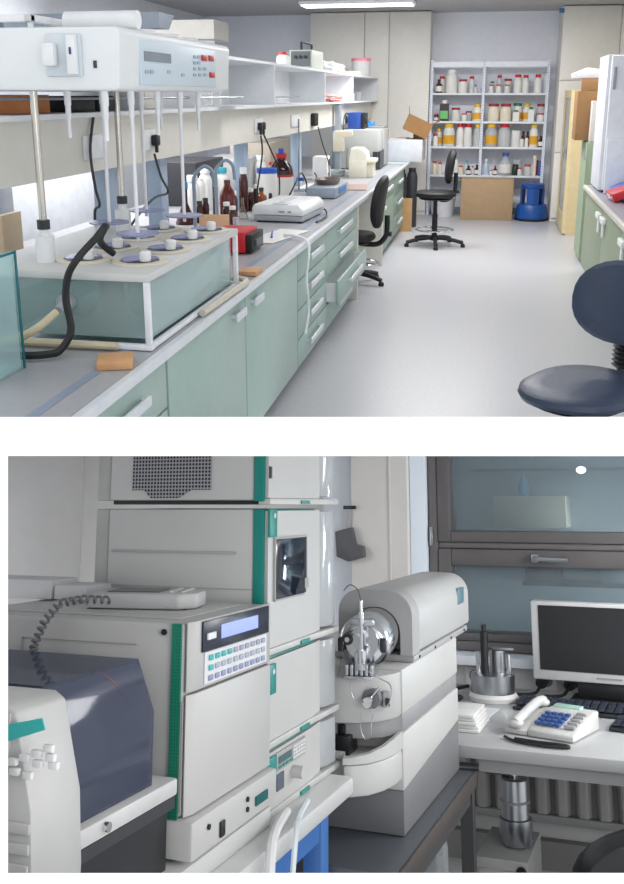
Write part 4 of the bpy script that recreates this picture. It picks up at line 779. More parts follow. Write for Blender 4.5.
m = MB(); q = bt(545, 556, y=2.92); m.box(q.x-.04, q.x-.02, 2.905, 2.9245, -.175, -.15, .003); m.tube([(q.x-.03, 2.9, -.162), (q.x-.015, 2.89, -.162), (q.x+.07, 2.888, -.165)], .0075, 8); struct('window_handle', m, STEEL, s2)
st('trim_7', mat('#dfe4ec', .5), (WX0, .75, 2.84, 2.949, -.478, -.452))
st('wall_behind', mat('#c3cdcf', .8, noise=.03), (-1.2, .9, 3.28, 3.3, -1.0, .26), (-1.2, -1.18, 3.06, 3.279, -1., .26), (.88, .9, 3.06, 3.279, -1, .26))
def bsingle(name, label, cat, m_, *b, bev=.003, group=None):
    m = MB(); x0, x1, y0, y1, z0, z1 = b; cx_, cy_ = (x0+x1)/2, (y0+y1)/2
    m.box(x0-cx_, x1-cx_, y0-cy_, y1-cy_, 0, z1-z0, bev); return single(name, label, cat, m, m_, (cx_, cy_, z0), 0, group)
bsingle('wall_cupboard', 'pale beige cupboard in the next room seen through the upper window pane', 'cupboard', mat('#cfc8b2', .6), -.57, -.33, 3.14, 3.279, -.075, .03)
bsingle('wall_cupboard', 'grey cupboard at the far right of the next room seen through the upper pane', 'cupboard', mat('#7f9296', .6), -.04, .2, 3.14, 3.279, -.075, .115)
bsingle('wall_shelf', 'dark shelf line high on the wall of the next room behind the upper pane', 'shelf', mat('#5d7377', .6), -.66, .3, 3.2, 3.279, .118, .124, bev=0)
bsingle('wall_shelf', 'dark equipment shelf in the next room behind the lower window pane', 'shelf', mat('#394247', .6), -.48, .4, 3.12, 3.279, -.262, -.25, bev=0)
bsingle('equipment_box', 'dark box on the equipment shelf in the next room, left end', 'box', mat('#39424a', .6), -.5+.03, -.36, 3.13, 3.25, -.2495, -.19)
bsingle('equipment_box', 'pale screen fronted box on the equipment shelf in the next room', 'box', mat('#b3babc', .6), -.23, -.11, 3.13, 3.25, -.2495, -.19)
bsingle('equipment_box', 'dark box on the equipment shelf in the next room, right end', 'box', mat('#2d363c', .6), -.1, .1, 3.13, 3.25, -.2495, -.185)
m = MB(); m.lathe([(0, 0), (.018, .002), (.02, .03), (.012, .05), (.006, .07), (0, .072)], n=14); single('glass_flask', 'small blue plastic bottle standing on the beige cupboard in the next room', 'bottle', m, mat('#6fa6c4', .3), (-.475, 3.2, .0305))
t = thing('round_lamp', 'small glowing round lamp in the next room seen through the upper pane', 'lamp', (bt(581, 470, y=3.2).x, 3.2, bt(581, 470, y=3.2).z)); m = MB(); m.ball((0, 0, 0), .0165, 1, .6, .75); part(t, 'bulb', m, mat('#ffffff', .4, emit=6., noise=0.)); m = MB(); m.cyl((0, .011, 0), (0, .079, 0), .007, n=10); part(t, 'bracket', m, STEEL)
area('next_room_fill', MB_ @ Vector((.55*1.265, 3.1*1.265, -.25*1.265)), (MB_.to_3x3() @ Matrix.Rotation(R(100), 3, 'Y') @ Matrix.Rotation(R(-25), 3, 'X')).to_euler(), .5, .12, 34, (.92, .97, 1))  # unseen fill added to brighten what shows behind the panes
# ---------------------------------------------------------------- furniture
BW = mat('#d2d2d1', .4, noise=.01); BB = mat('#3f70b4', .4, noise=.02)
room(MB_, MID)
t = thing('white_bench', 'white topped bench on blue legs carrying the stacked instruments', 'bench', (0, 0, 0))
m = MB(); m.box(-1.25, -.59, .84, 1.715, -.533, -.5, .008); part(t, 'top', m, BW)
for x, y in ((-.65, 1.67), (-1.2, 1.67)): m = MB(); m.box(x-.018, x+.018, y-.02, y+.02, FZ+.001, -.534, .003); part(t, 'leg', m, BB, 'blue leg')
m = MB(); m.box(-1.18, -.68, 1.655, 1.685, -.62, -.535); m.box(-.665, -.635, .9, 1.649, -.6, -.535); part(t, 'rail', m, BB, 'blue rail'); m = MB(); m.box(-1.18, -.72, 1.3, 1.32, -1., -.601); part(t, 'panel', m, BB, 'blue panel')
room(MB_, FAR)
DBT = mat('#4e5257', .35, noise=.05); DBL = mat('#48484a', .5)
t = thing('dark_bench', 'dark grey topped bench under the spectrometer', 'bench', (0, 0, 0))
m = MB(); m.box(-1.1, -.464, 1.555, 2.19, -.622, -.6, .003); 
tp = part(t, 'top', m, DBT); m = MB(); m.box(-.4635, -.458, 1.555, 2.19, -.632, -.6, .001); part(t, 'edge_strip', m, mat('#504b48', .5), 'brownish front edge')
for x, y in ((-.475, 2.165), (-.475, 1.6), (-1.05, 2.165)): m = MB(); m.box(x-.014, x+.014, y-.014, y+.014, FZ+.001, -.6225); part(t, 'leg', m, DBL)
m = MB(); m.box(-.487, -.465, 1.615, 2.15, -.66, -.6225); part(t, 'rail', m, DBL)
DSK = mat('#b4b5b6', .4, noise=.01)
t = thing('window_desk', 'white desk under the window carrying the monitor and telephone', 'desk', (0, 0, 0))
m = MB(); m.box(-1.0, .7, 2.205, 2.83, -.578, -.55, .003); part(t, 'top', m, DSK); m = MB(); m.box(-.46, .68, 2.23, 2.25, -.61, -.579); part(t, 'apron', m, GM)
for x in (-.95, .6): m = MB(); m.box(x-.02, x+.02, 2.76, 2.8, FZ+.001, -.579); part(t, 'leg', m, GM)
t = thing('radiator', 'grey ribbed radiator on the wall beneath the window desk', 'radiator', (0, 0, 0)); m = MB()
for k in range(24):
    x = -.78+k*.058; m.prism([(x, 2.88), (x+.012, 2.855), (x+.034, 2.855), (x+.046, 2.88)], -.88, -.64, 'z', .003)
part(t, 'fin', m, mat('#b8b6b3', .5)); m = MB(); m.box(-.8, .64, 2.881, 2.915, -.9, -.62); part(t, 'back_panel', m, mat('#807f7d', .5)); m = MB(); m.box(-.8, .64, 2.86, 2.88, -.905, -.882, .004); m.cyl((-.82, 2.9, -.89), (-.82, 2.9, FZ+.001), .01); part(t, 'pipe', m, GM)
st('trim_8', mat('#8d8b8a', .6), (-1.0, .8, 2.915, 2.949, -1.05, -.97))
# ---------------------------------------------------------------- left hand: chromatograph, sampler, keypad console, handset
room(MB_, NEAR)
I0, I1, IY0, IY1 = -1.1, -.672, 1.213, 1.5
t = thing('gas_chromatograph', 'light grey boxy instrument with blue display, keypad and green side strip', 'instrument', (0, 0, 0))
m = MB(); m.box(I0, -.68, IY0, IY1, -.438, -.172, .006); part(t, 'housing', m, GW)
m = MB(); m.box(I0, -.656, IY0-.006, IY1+.004, -.492, -.4395, .005); bs = part(t, 'base', m, GL)
m = MB(); m.box(-.6555, -.6525, 1.29, 1.305, -.484, -.462, .001); part(bs, 'power_switch', m, INK, 'black power switch'); m = MB(); m.box(-.6555, -.653, 1.415, 1.46, -.476, -.462); part(bs, 'card_slot', m, mat('#0b5d5c', .4), 'teal slot')
m = MB(); m.bm.free(); [part(bs, 'screw', MB().cyl((-.6555, y, z), (-.653, y, z), .004, n=10), INK) for y, z in ((1.385, -.457), (1.385, -.472), (1.255, -.458))]
m = MB(); m.prism([(-.679, 1.219), (-.678, IY0+.003), (-.674, IY0), (-.6695, IY0+.02), (-.669, IY1), (-.679, IY1)], -.269, -.17, 'z', .002); cp = part(t, 'control_front', m, GW)
m = MB(); m.prism([(-.679, 1.219), (-.678, IY0+.003), (-.674, IY0), (-.6685, IY0+.02), (-.668, IY1), (-.679, IY1)], -.437, -.272, 'z', .002); part(t, 'door', m, GL, 'plain lower door')
m = MB(); m.box(-.6688, -.666, 1.247, 1.487, -.217, -.1725, .001); dp = part(cp, 'display_panel', m, NAVY, 'dark blue display panel')
m = MB(); m.box(-.6658, -.665, 1.305, 1.44, -.204, -.183); part(dp, 'display', m, mat('#7c8cf0', .3, emit=.35), 'lit blue display') if 0 else part(cp, 'display', m, mat('#8794e4', .25, emit=.3), 'lit blue display')
m = MB(); m.box(-.6658, -.662, 1.257, 1.283, -.2, -.19, .001); part(cp, 'start_key', m, WHITE)
m = MB(); m.box(-.6688, -.6675, 1.257, 1.48, -.264, -.2185); part(cp, 'keypad_plate', m, mat('#e0e0e4', .4))
for r in range(3):
    m = MB(); mt = MB()
    for k in range(10):
        y = 1.268+k*.021; (mt if (r, k) in ((0, 0), (0, 1), (1, 0), (0, 2), (0, 3)) else m).box(-.6673, -.665, y, y+.013, -.2315-r*.0145, -.2235-r*.0145, .001)
    part(cp, 'key_row', m, (mat('#9aa0b4', .4), mat('#aab0bf', .4), mat('#8f97b8', .4))[r])
    if r < 2: part(cp, 'teal_keys', mt, mat('#35b3ae', .4), 'teal keys')
    else: mt.bm.free()
m = MB(); m.box(-.698, -.6825, IY0-.004, IY0-.0005, -.4385, -.172); part(t, 'green_strip', m, dotted('#1c8267', '#0f6650', 200., .3), 'ribbed green strip')
m = MB(); m.box(-.6815, -.6775, IY0-.003, IY0-.0005, -.43, -.281); part(t, 'hinge', m, GM)
m = MB(); m.box(-1.05, -.71, 1.25, 1.47, -.1718, -.1695, .001); part(t, 'top_lid', m, GW); m = MB(); m.cyl((-.712, IY0-.0005, -.185), (-.712, IY0-.004, -.185), .0045, n=10); part(t, 'screw', m, INK)
m = MB(); m.box(-.97, -.76, IY0-.0025, IY0-.0005, -.2055, -.2045); m.box(-.97, -.969, IY0-.0025, IY0-.0005, -.245, -.2055); part(t, 'seam', m, GM)
m = MB(); [m.cyl((x, y, -.4995), (x, y, -.4925), .012, n=10) for x in (-1.05, -.7) for y in (1.24, 1.47)]; part(t, 'foot', m, INK)
m = MB(); m.box(-1.15, -.6655, .86, 1.5, -.5312, -.5003, .003); single('riser_board', 'white riser board under the chromatograph and sampler', 'board', m, BW)
t = thing('handheld_controller', 'grey handheld controller with dark screen lying on the instrument top', 'controller', (-.84, 1.37, -.1692), 14)
m = MB(); m.prism([(-.085, -.05), (.07, -.055), (.095, -.03), (.095, .03), (.07, .055), (-.085, .05)], .001, .026, 'z', .005); part(t, 'case', m, mat('#b9b9b9', .45)); m = MB(); m.box(-.06, .03, -.032, .036, .0262, .0275); part(t, 'screen', m, mat('#4c4e54', .3), 'dark grey screen'); m = MB(); [m.lathe([(0, .0262), (.005, .0262), (.004, .029), (0, .029)], (.05+.02*i, -.03+.02*j, 0), 8) for i in range(2) for j in range(4)]; part(t, 'key', m, GL)
m = MB(); m.box(-.09, .08, -.045, .045, .0003, .0009); part(t, 'base_pad', m, INK)
pts = []; path = [bt(110, 600, y=1.3), bt(84, 599, y=1.25), bt(60, 603, y=1.195), bt(44, 622, y=1.19), bt(34, 645, y=1.185), bt(32, 660, y=1.18), bt(36, 672, y=1.175), bt(44, 684, y=1.17)]
N = 230
for k in range(N):
    u = k/(N-1)*(len(path)-1); i = min(int(u), len(path)-2); f = u-i; c = path[i].lerp(path[i+1], f); d = (path[i+1]-path[i]).normalized(); a = d.orthogonal().normalized(); b = d.cross(a); ph_ = k*2*math.pi/9
    pts.append(c+(a*math.cos(ph_)+b*math.sin(ph_))*.0052)
single('coiled_cord', 'grey coiled cord hanging from the handheld controller over the smoked hood', 'cord', MB().tube(pts, .0023, 6, 1), mat('#6d6d6f', .45))
for i, (x0, x1, z) in enumerate(((-1.3, -1.06, .022), (-1.055, -.985, .014))): bsingle('paper_box', ['flat white box lying on the far left of the instrument top', 'thin white box lying on the instrument top beside the flat one'][i], 'box', mat('#d0d0d2', .5), x0, x1, 1.4, 1.48, -.169, -.169+z+.012)
# sampler with smoked hood
t = thing('autosampler', 'low grey sampler with a smoked plastic hood in front of the chromatograph', 'sampler', (0, 0, 0))
m = MB(); m.box(-1.2, -.676, .94, 1.2, -.402, -.379, .004); part(t, 'tray_ledge', m, mat('#d2d1d0', .4)); m = MB(); m.box(-1.2, -.69, .945, 1.195, -.4995, -.4025); part(t, 'base', m, mat('#242529', .5), 'black base'); m = MB(); m.box(-.69, -.678, .945, 1.195, -.418, -.4025); part(t, 'lip', m, mat('#3b3c41', .4))
m = MB(); m.cyl((-.6755, 1.02, -.389), (-.669, 1.02, -.389), .006, n=12); part(t, 'screw', m, CHROME)
SM = clear('#757b90', .3, .05, '#a9aebd')
m = MB(); o = [(-1.2, -.214), (-.718, -.214), (-.69, -.282), (-.69, -.378)]; i_ = [(-.694, -.378), (-.694, -.283), (-.7205, -.219), (-1.2, -.219)]
m.prism(o+i_, .94, 1.152, 'y'); hd = part(t, 'hood', m, SM, 'smoked plastic hood'); m = MB(); m.prism([(-1.2, -.2195), (-.7215, -.2195), (-.695, -.283), (-.695, -.378), (-1.2, -.378)], 1.146, 1.15, 'y'); part(hd, 'end_wall', m, SM)
m = MB(); m.box(-1.1, -.74, .95, 1.12, -.3785, -.36, .004); part(t, 'sample_tray', m, mat('#494a58', .4)); m = MB(); m.box(-.85, -.72, .955, 1.0, -.359, -.335, .004); m.box(-.82, -.715, 1.03, 1.1, -.359, -.35, .003); part(t, 'vial_rack', m, mat('#7f7d9c', .4), 'violet grey racks')
m = MB(); m.tube([(-.7195+.0, .99+.06, -.2155), (-.715, 1.07, -.223), (-.702, 1.1, -.256), (-.697, 1.11, -.268)], .001, 5, 3); part(t, 'red_mark', m, mat('#9a3a40', .5), 'red pen line on the hood')
# keypad console, nearest
t = thing('keypad_console', 'pale console with a teal display and round keys in the near left corner', 'console', (0, 0, 0)); NW = mat('#c0bfbe', .45)
m = MB(); pr = [(-.98, -.4995), (-.645, -.4995), (-.644, -.395), (-.65, -.318), (-.676, -.222), (-.69, -.214), (-.98, -.214)]; m.prism(pr, .842, .93, 'y', .003); part(t, 'case', m, NW)
m = MB(); m.box(-.98, -.682, .8395, .8418, -.318, -.222); fp = part(t, 'front_panel', m, mat('#bdbcbb', .45))
a, b = bt(6, 722, y=.839), bt(47, 746, y=.839); m = MB(); m.prism([(bt(-20, 730, y=.838).x, bt(-20, 730, y=.838).z), (bt(42, 718, y=.838).x, bt(42, 718, y=.838).z), (bt(45, 730, y=.838).x, bt(45, 730, y=.838).z), (bt(-20, 750, y=.838).x, bt(-20, 750, y=.838).z)], .8375, .8393, 'y'); part(fp, 'display', m, mat('#33a7a2', .35, emit=.12), 'teal display')
m = MB()
for px, row in ((14, 761), (26, 757), (38, 753), (50, 748), (16, 771), (39, 763), (52, 757), (29, 775), (55, 765)):
    q = bt(px, row, y=.838); m.box(q.x-.0062, q.x+.0062, .833, .8393, q.z-.004, q.z+.004, .0018)
part(fp, 'key', m, mat('#e0e0e0', .4)); m = MB(); [m.box(-.98, -.648, .8375, .8417, z, z+.011, .003) for z in (-.34, -.36, -.38, -.4, -.42, -.44)]; part(t, 'ribs', m, NW)
# ---------------------------------------------------------------- the tower of stacked modules
room(MB_, MID)
TX, TY0, TY1 = -.64, 1.424, 1.737
def module(label, z0, z1, deco, cutp=None, top=False):
    t = thing('tower_module', label, 'instrument', (0, 0, 0), 0, 'stacked instrument modules on the white bench')
    m = MB(); m.box(-.96, -.668, TY0, TY1, z0+.008, z1-.003, .004); part(t, 'housing', m, mat('#cacac9', .45, noise=.02), cutp=cutp)
    m = MB(); m.box(-.955, -.67, TY0+.006, TY1-.02, z0+.0008, z0+.0078); part(t, 'underside', m, INK, 'dark underside', cutp=cutp)
    m = MB(); m.box(-.99, -.9605, TY0+.004, TY1, z0+.008, z1-.003, .003); part(t, 'rear_panel', m, mat('#b4b4b3', .45), cutp=cutp)
    m = MB(); m.box(-.6675, -.6475, TY0-.003, TY1-.08, z0+.006, z1-.003, .002); part(t, 'teal_strip', m, TEAL, 'teal strip', cutp=cutp)
    m = MB(); m.prism([(-.647, TY0), (-.64, TY0-.002), (TX, 1.62), (-.644, 1.675), (-.66, 1.68), (-.66, 1.4245+.02), (-.647, 1.4245+.02)], z0+.012, z1-.006, 'z'); part(t, 'front_door', m, GL, 'pale front door', cutp=cutp)
    m = MB(); m.prism([(-.66, 1.6805), (-.645, 1.6755), (-.637, 1.70), (-.635, 1.735), (-.645, 1.75), (-.66, 1.75)], z0+.016, z1-.008, 'z', .002); part(t, 'side_cover', m, clear('#c9cdd0', .62, .1), 'clear side cover', cutp=cutp)
    m = MB(); m.prism([(-.66, TY0), (-.637, TY0), (-.637, 1.61), (-.634, 1.68), (-.632, 1.752), (-.66, 1.752)], z0+.0005, z0+.0115, 'z', .002); sk = part(t, 'bottom_rail', m, GL, cutp=cutp)
    m = MB(); m.box(-.6365, -.634, 1.56, 1.6, z0+.002, z0+.008); part(sk, 'teal_tab', m, TEAL, 'teal tab', cutp=cutp)
    if deco: deco(t)
    return t
def d_tab(z):
    def f(t):
        m = MB(); m.box(-.6395, -.6345, TY0-.006, TY0+.026, z-.048, z, .002); b = part(t, 'latch', m, TEAL, 'teal latch'); m = MB(); m.cyl((-.6344, TY0+.012, z-.012), (-.633, TY0+.012, z-.012), .0045, n=12); part(b, 'button', m, mat('#c9d6d4', .4))
    return f
def d_bottom(t):
    m = MB(); m.box(-.6395, -.6345, TY0-.004, TY0+.03, -.446, -.405, .002); part(t, 'latch', m, TEAL, 'teal latch')
    m = MB(); m.box(-.6397, -.6365, TY0+.034, TY0+.16, -.434, -.405, .001); kp = part(t, 'keypad', m, GM); m = MB(); m.box(-.6363, -.6355, TY0+.04, TY0+.095, -.423, -.412); part(kp, 'display', m, mat('#4d6d70', .3), 'dark display')
    m = MB(); [m.box(-.6363, -.635, TY0+.102+.011*i, TY0+.110+.011*i, -.412-.006*j, -.4075-.006*j) for i in range(5) for j in range(4)]; part(kp, 'keys', m, mat('#dcdcdc', .4)); m = MB(); [m.box(-.6363, -.635, TY0+.04+.016*i, TY0+.05+.016*i, -.43, -.4265) for i in range(4)]; part(kp, 'teal_keys', m, TEAL)
    m = MB(); m.cyl((-.6397, 1.535, -.452), (-.62, 1.535, -.452), .0105, n=18); part(t, 'knob', m, GL, 'round knob'); m = MB(); m.box(-.6397, -.638, 1.463, 1.492, -.466, -.44); part(t, 'label_plate', m, mat('#5b6070', .5), 'dark label plate')
module('lowest module of the tall instrument stack, with keypad and round knob', -.4995, -.394, d_bottom)
module('plain door module in the tall stack, directly above the keypad module', -.3935, -.2475, d_tab(-.26))
def d_window(t):
    d_tab(-.006)(t)
    m = MB(); m.box(-.6397, -.6365, 1.447, 1.588, -.158, -.058, .002); w_ = part(t, 'window', m, mat('#0e1b2c', .08), 'dark blue glass window'); m = MB(); [m.box(-.6397, -.6358, *b) for b in ((1.444, 1.591, -.058, -.055), (1.444, 1.447, -.161, -.058), (1.588, 1.591, -.145, -.058), (1.444, 1.58, -.161, -.158), (1.58, 1.597, -.15, -.132))]; part(t, 'window_frame', m, GM)
    m = MB(); [m.box(-.95, -.7, TY0-.004, TY0-.0005, z, z+.004, .001) for z in (-.083,)]; m.box(-.96, -.668, TY0-.0015, TY0-.0003, -.142, -.14); part(t, 'rib', m, mat('#b0b0b0', .45))
module('tall stack module with a dark blue glass window in its door', -.247, -.004, d_window)
def d_grille(t):
    m = MB(); m.prism([(-.91, .2), (-.91, .026), (-.885, .026), (-.872, .012), (-.815, .012), (-.79, .026), (-.75, .026), (-.75, .2)], TY0-.003, TY0-.0005, 'y'); part(t, 'vent_grille', m, dotted('#a2a2a8', '#222228', 135., .36), 'perforated vent', cutp=CUT_B)
    m = MB(); m.box(-.6397, -.6375, TY0+.0, TY0+.008, .045, .065); part(t, 'door_catch', m, INK)
module('topmost module of the tall stack, with a perforated side vent', .0, .18, d_grille, CUT_B)
# ---------------------------------------------------------------- mass spectrometer
room(MB_, FAR)
def arc(cx_, cz_, r, a0, a1, n=10): return [(cx_+r*math.cos(R(a0+(a1-a0)*k/n)), cz_+r*math.sin(R(a0+(a1-a0)*k/n))) for k in range(n+1)]
SX, SY, SB = -.496, 1.724, 2.19
t = thing('mass_spectrometer', 'large grey rounded analyser with a chrome round source and curved front', 'instrument', (0, 0, 0))
m = MB(); m.prism([(SY+.002, -.5985), (SB, -.5985), (SB, -.492), (SY+.002, -.521)], -.93, SX-.001, 'x', .002); part(t, 'plinth', m, mat('#78787a', .45), 'darker grey plinth')
m = MB(); m.prism([(SY, -.5205), (SB, -.4915), (SB, -.42), (SY, -.42)], -.93, SX, 'x', .003); part(t, 'lower_body', m, GL)
m = MB(); m.box(-.93, SX-.003, SY+.002, SB, -.4195, -.388, .002); part(t, 'dark_band', m, mat('#939395', .45), 'dark grey band'); m = MB(); m.box(-.93, SX, SY, SB, -.3875, -.306, .004); part(t, 'middle_body', m, GL); m = MB(); m.box(-.66, SX+.003, 1.8, 2.3, -.3055, -.292, .003); part(t, 'top_rail', m, GM)
prf = [(-.493, -.291), (-.493, -.22)]+arc(-.541, -.217, .048, 4, 90, 8)+[(-.6, -.168)]+arc(-.602, -.213, .045, 90, 176, 8)+[(-.647, -.291)]
m = MB(); m.prism(prf, 1.845, 2.33, 'y', .009); part(t, 'cover', m, mat('#b3b3b2', .45, noise=.01), 'rounded top cover')
out = [(-.493, -.291), (-.493, -.22)]+arc(-.541, -.217, .048, 4, 90, 8)+[(-.6, -.168)]+arc(-.602, -.213, .045, 90, 176, 8)+[(-.647, -.291)]
hole = [(-.5175, -.291)]+arc(-.569, -.252, .0515, 0, 180, 16)+[(-.6205, -.291)]
m = MB(); m.prism(out+hole[::-1], 1.79, 1.8445, 'y'); part(t, 'source_arch', m, mat('#aaaaaa', .45, noise=.01), 'grey arch round the source')
m = MB(); m.box(-.4945, -.4915, 2.2, 2.265, -.235, -.197, .001); part(t, 'status_screen', m, mat('#5d7d86', .3), 'grey blue status screen')
m = MB(); m.bm.free(); [part(t, 'screw', MB().cyl((SX+.0032, y, -.299), (SX+.0052, y, -.299), .003, n=8), INK) for y in (1.84, 1.97, 2.12, 2.26)]
crv = [(SX-.001, SY-.001), (-.503, 1.69), (-.522, 1.655), (-.555, 1.63), (-.6, 1.618), (-.77, 1.615), (-.83, 1.64), (-.86, SY-.001)]
m = MB(); m.prism(crv, -.3885, -.308, 'z', .005); part(t, 'upper_front', m, GW, 'curved upper front')
m = MB(); m.prism([(x, y+.03 if y < SY-.01 else y) for x, y in crv], -.4195, -.389, 'z'); part(t, 'recess', m, mat('#98989a', .45), 'dark recess')
c2 = [(SX-.001, SY-.001), (-.4985, 1.68), (-.507, 1.64), (-.524, 1.605), (-.55, 1.583), (-.564, 1.578), (-.572, 1.612), (-.8, 1.615), (-.86, SY-.001)]
m = MB(); m.prism(c2, -.5, -.446, 'z', .007); dr = part(t, 'front_drawer', m, mat('#c4c4c2', .42), 'curved front tray')
m = MB(); k = [(.95*(x+.64)-.64, .9*(y-SY)+SY) for x, y in c2]; zt = [-.415, -.418, -.424, -.43, -.434, -.435, -.435, -.43, -.42]
vs = []
for (x, y), (u, v), z in zip(c2, k, zt): vs.append([m.bm.verts.new((x, y, -.4455)), m.bm.verts.new((x, y, z)), m.bm.verts.new((u, v, z)), m.bm.verts.new((u, v, -.4455))])
for a_, b_ in zip(vs, vs[1:]):
    for q in range(4): m.bm.faces.new((a_[q], a_[(q+1) % 4], b_[(q+1) % 4], b_[q]))
m.bm.faces.new(vs[0]); m.bm.faces.new(vs[-1][::-1]); part(dr, 'rim', m, mat('#c4c4c2', .42))
m = MB(); m.box(-.612, -.572, 1.635, 1.685, -.4455, -.412, .003); m.box(-.598, -.584, 1.645, 1.66, -.413, -.395, .003); part(t, 'holder_block', m, INK, 'black holder block')
# the chrome source: built along -y from its rear centre, then turned a little towards the aisle
CH2 = mat('#c4c5c8', .16, 1., noise=.02)
def src(name, m, m_, lab=None, par=None):
    m.rot(9, 'Z'); m.mv(-.569, 1.79, -.25); return part(par or t, name, m, m_, lab)
m = MB(); m.lathe([(0, 0), (.034, 0), (.041, .003), (.0485, .014), (.0485, .155), (0, .155)], n=36); m.rot(-90, 'X'); m.mv(0, -.156, 0); so = src('source_drum', m, CH2, 'polished round source')
def S(name, m, m_, lab=None): return src(name, m, m_, lab, so)
m = MB(); m.cyl((0, -.1565, .004), (0, -.166, .004), .03, n=28); S('face_flange', m, CHROME)
m = MB(); m.cyl((-.006, -.1665, .01), (-.006, -.18, .01), .017, n=20); m.cyl((-.006, -.18, .01), (-.006, -.19, .01), .01, n=16); S('nozzle', m, CHROME)
m = MB(); m.box(-.02, .024, -.175, -.157, .034, .046, .003); S('bracket', m, STEEL); m = MB(); m.box(-.01, .01, -.19, -.167, -.042, -.01, .003); S('lower_bracket', m, STEEL)
m = MB(); m.cyl((.004, -.195, -.02), (.004, -.195, .08), .0028, n=10); m.cyl((.004, -.195, .04), (.004, -.195, .06), .005, n=12); m.cyl((.004, -.195, -.028), (.004, -.195, -.005), .007, n=12); S('inlet_needle', m, CHROME)
for x, l in ((.039, 'dark right clamp'), (-.039, 'dark left clamp')): m = MB(); m.box(x-.006, x+.006, -.168, -.157, -.014, .012, .004); S('clamp', m, DARK, l)
m = MB(); m.cyl((-.022, -.1685, .012), (-.022, -.19, .012), .0105, n=18); kn = S('side_knob', m, INK, 'black round knob'); m = MB(); m.cyl((-.022, -.1905, .012), (-.022, -.197, .012), .0045, n=12); S('knob_cap', m, CHROME)
m = MB(); m.box(-.03, .022, -.19, -.16, -.0575, -.051, .002); [m.box(-.0275+.009*i, -.0215+.009*i, -.188, -.162, -.0508, -.032, .001) for i in range(6)]; S('heat_sink', m, STEEL, 'finned block')
m = MB(); m.cyl((-.53, 1.655, -.345), (-.53, 1.635, -.345), .017, n=20); vl = part(t, 'valve', m, GD); m = MB(); m.cyl((-.53, 1.6345, -.345), (-.53, 1.612, -.347), .009, n=16); m.cyl((-.527, 1.625, -.341), (-.508, 1.62, -.32), .0025, n=8); part(vl, 'valve_stem', m, CHROME)
m = MB(); m.box(-.516, -.502, 1.655, 1.668, -.362, -.334, .002); m.rot(35, 'Z', (-.509, 1.66, 0)); sp = part(t, 'switch_plate', m, GM); m = MB(); m.box(-.512, -.506, 1.648, 1.6545, -.357, -.345); m.rot(35, 'Z', (-.509, 1.66, 0)); part(sp, 'switch', m, INK)
for i, pts in enumerate(([(-.535, 1.597, -.168), (-.54, 1.595, -.15), (-.556, 1.6, -.143), (-.575, 1.62, -.155)], [(-.53, 1.59, -.27), (-.52, 1.58, -.285), (-.505, 1.6, -.3), (-.494, 1.64, -.32), (-.497, 1.64, -.35), (-.51, 1.62, -.362), (-.522, 1.61, -.355)],
        [(-.565, 1.588, -.242), (-.572, 1.6, -.26), (-.58, 1.612, -.285), (-.585, 1.613, -.304)], [(-.538, 1.606, -.35), (-.553, 1.6, -.335), (-.556, 1.598, -.312), (-.543, 1.598, -.302), (-.527, 1.602, -.31)], [(-.537, 1.608, -.36), (-.54, 1.605, -.385), (-.533, 1.605, -.405), (-.523, 1.61, -.404), (-.522, 1.61, -.385), (-.521, 1.62, -.368)])):
    single('capillary', ['thin dark capillary curving up from the top of the chrome source', 'long thin capillary looping from the chrome source down to the valve', 'thin steel capillary from the black knob towards the tall stack', 'thin capillary looping above the small valve', 'thin capillary looping below the small valve'][i], 'capillary', MB().tube(pts, .0009, 5), mat('#3a3b3f', .4) if i == 0 else STEEL)
m = MB(); [m.cyl((x, y, -.5998), (x, y, -.599), .02, n=10) for x in (-.88, -.53) for y in (1.78, 2.1)]; part(t, 'foot', m, INK)
# ---------------------------------------------------------------- hanging tool, desk things
t = thing('wall_clip', 'dark grey clip hanging from a strap on the wall between stack and window', 'clip', (-1.0, 2.86, -.066)); m = MB(); m.box(-.012, .03, -.012, .0, .052, .064, .002); part(t, 'hook', m, INK); m = MB(); m.box(-.004, .008, -.006, -.002, -.01, .0515); part(t, 'strap', m, GM); m = MB(); m.prism([(-.035, -.02), (.022, -.005), (.035, -.06), (.06, -.065), (.065, -.1), (.01, -.115), (-.03, -.1)], -.03, -.002, 'y', .004); part(t, 'clip_body', m, mat('#55555a', .5))
t = thing('monitor', 'silver framed flat monitor with a dark screen on the window desk', 'monitor', (-.195, 2.78, -.549), -3)
m = MB(); m.box(-.212, .212, -.012, .02, .055, .274, .006); part(t, 'bezel', m, mat('#c4c4c6', .4)); m = MB(); m.box(-.19, .19, -.0145, -.0125, .083, .262); part(t, 'screen', m, mat('#1f2023', .3), 'dark screen'); m = MB(); m.box(-.035, .035, -.0135, -.0125, .067, .072); part(t, 'logo_plate', m, mat('#8f9092', .4)); m = MB(); m.box(-.08, .08, .021, .05, .1, .27, .008); m.box(-.09, .09, .0, .04, .012, .0545, .004); part(t, 'neck', m, INK, 'black stand'); m = MB(); m.box(-.11, .11, -.03, .07, .0005, .0115, .004); part(t, 'foot', m, INK, 'black foot')
def keyboard(label, loc, rz, w_, d_, k):
    t = thing('keyboard', label, 'keyboard', loc, rz); m = MB(); m.prism([(-d_/2, .001), (d_/2, .001), (d_/2, .016), (-d_/2, .009)], -w_/2, w_/2, 'x', .002); part(t, 'case', m, mat('#24272e', .4))
    for r in range(5):
        m = MB(); y0 = -d_/2+.008+r*(d_-.014)/5
        for i in range(k): m.box(-w_/2+.006+i*(w_-.012)/k, -w_/2+.006+(i+.82)*(w_-.012)/k, y0, y0+(d_-.014)/5*.8, .011+r*.0014, .0145+r*.0014, .001)
        m.mv(0, 0, .0022); part(t, 'key_row', m, mat('#2f3543', .35))
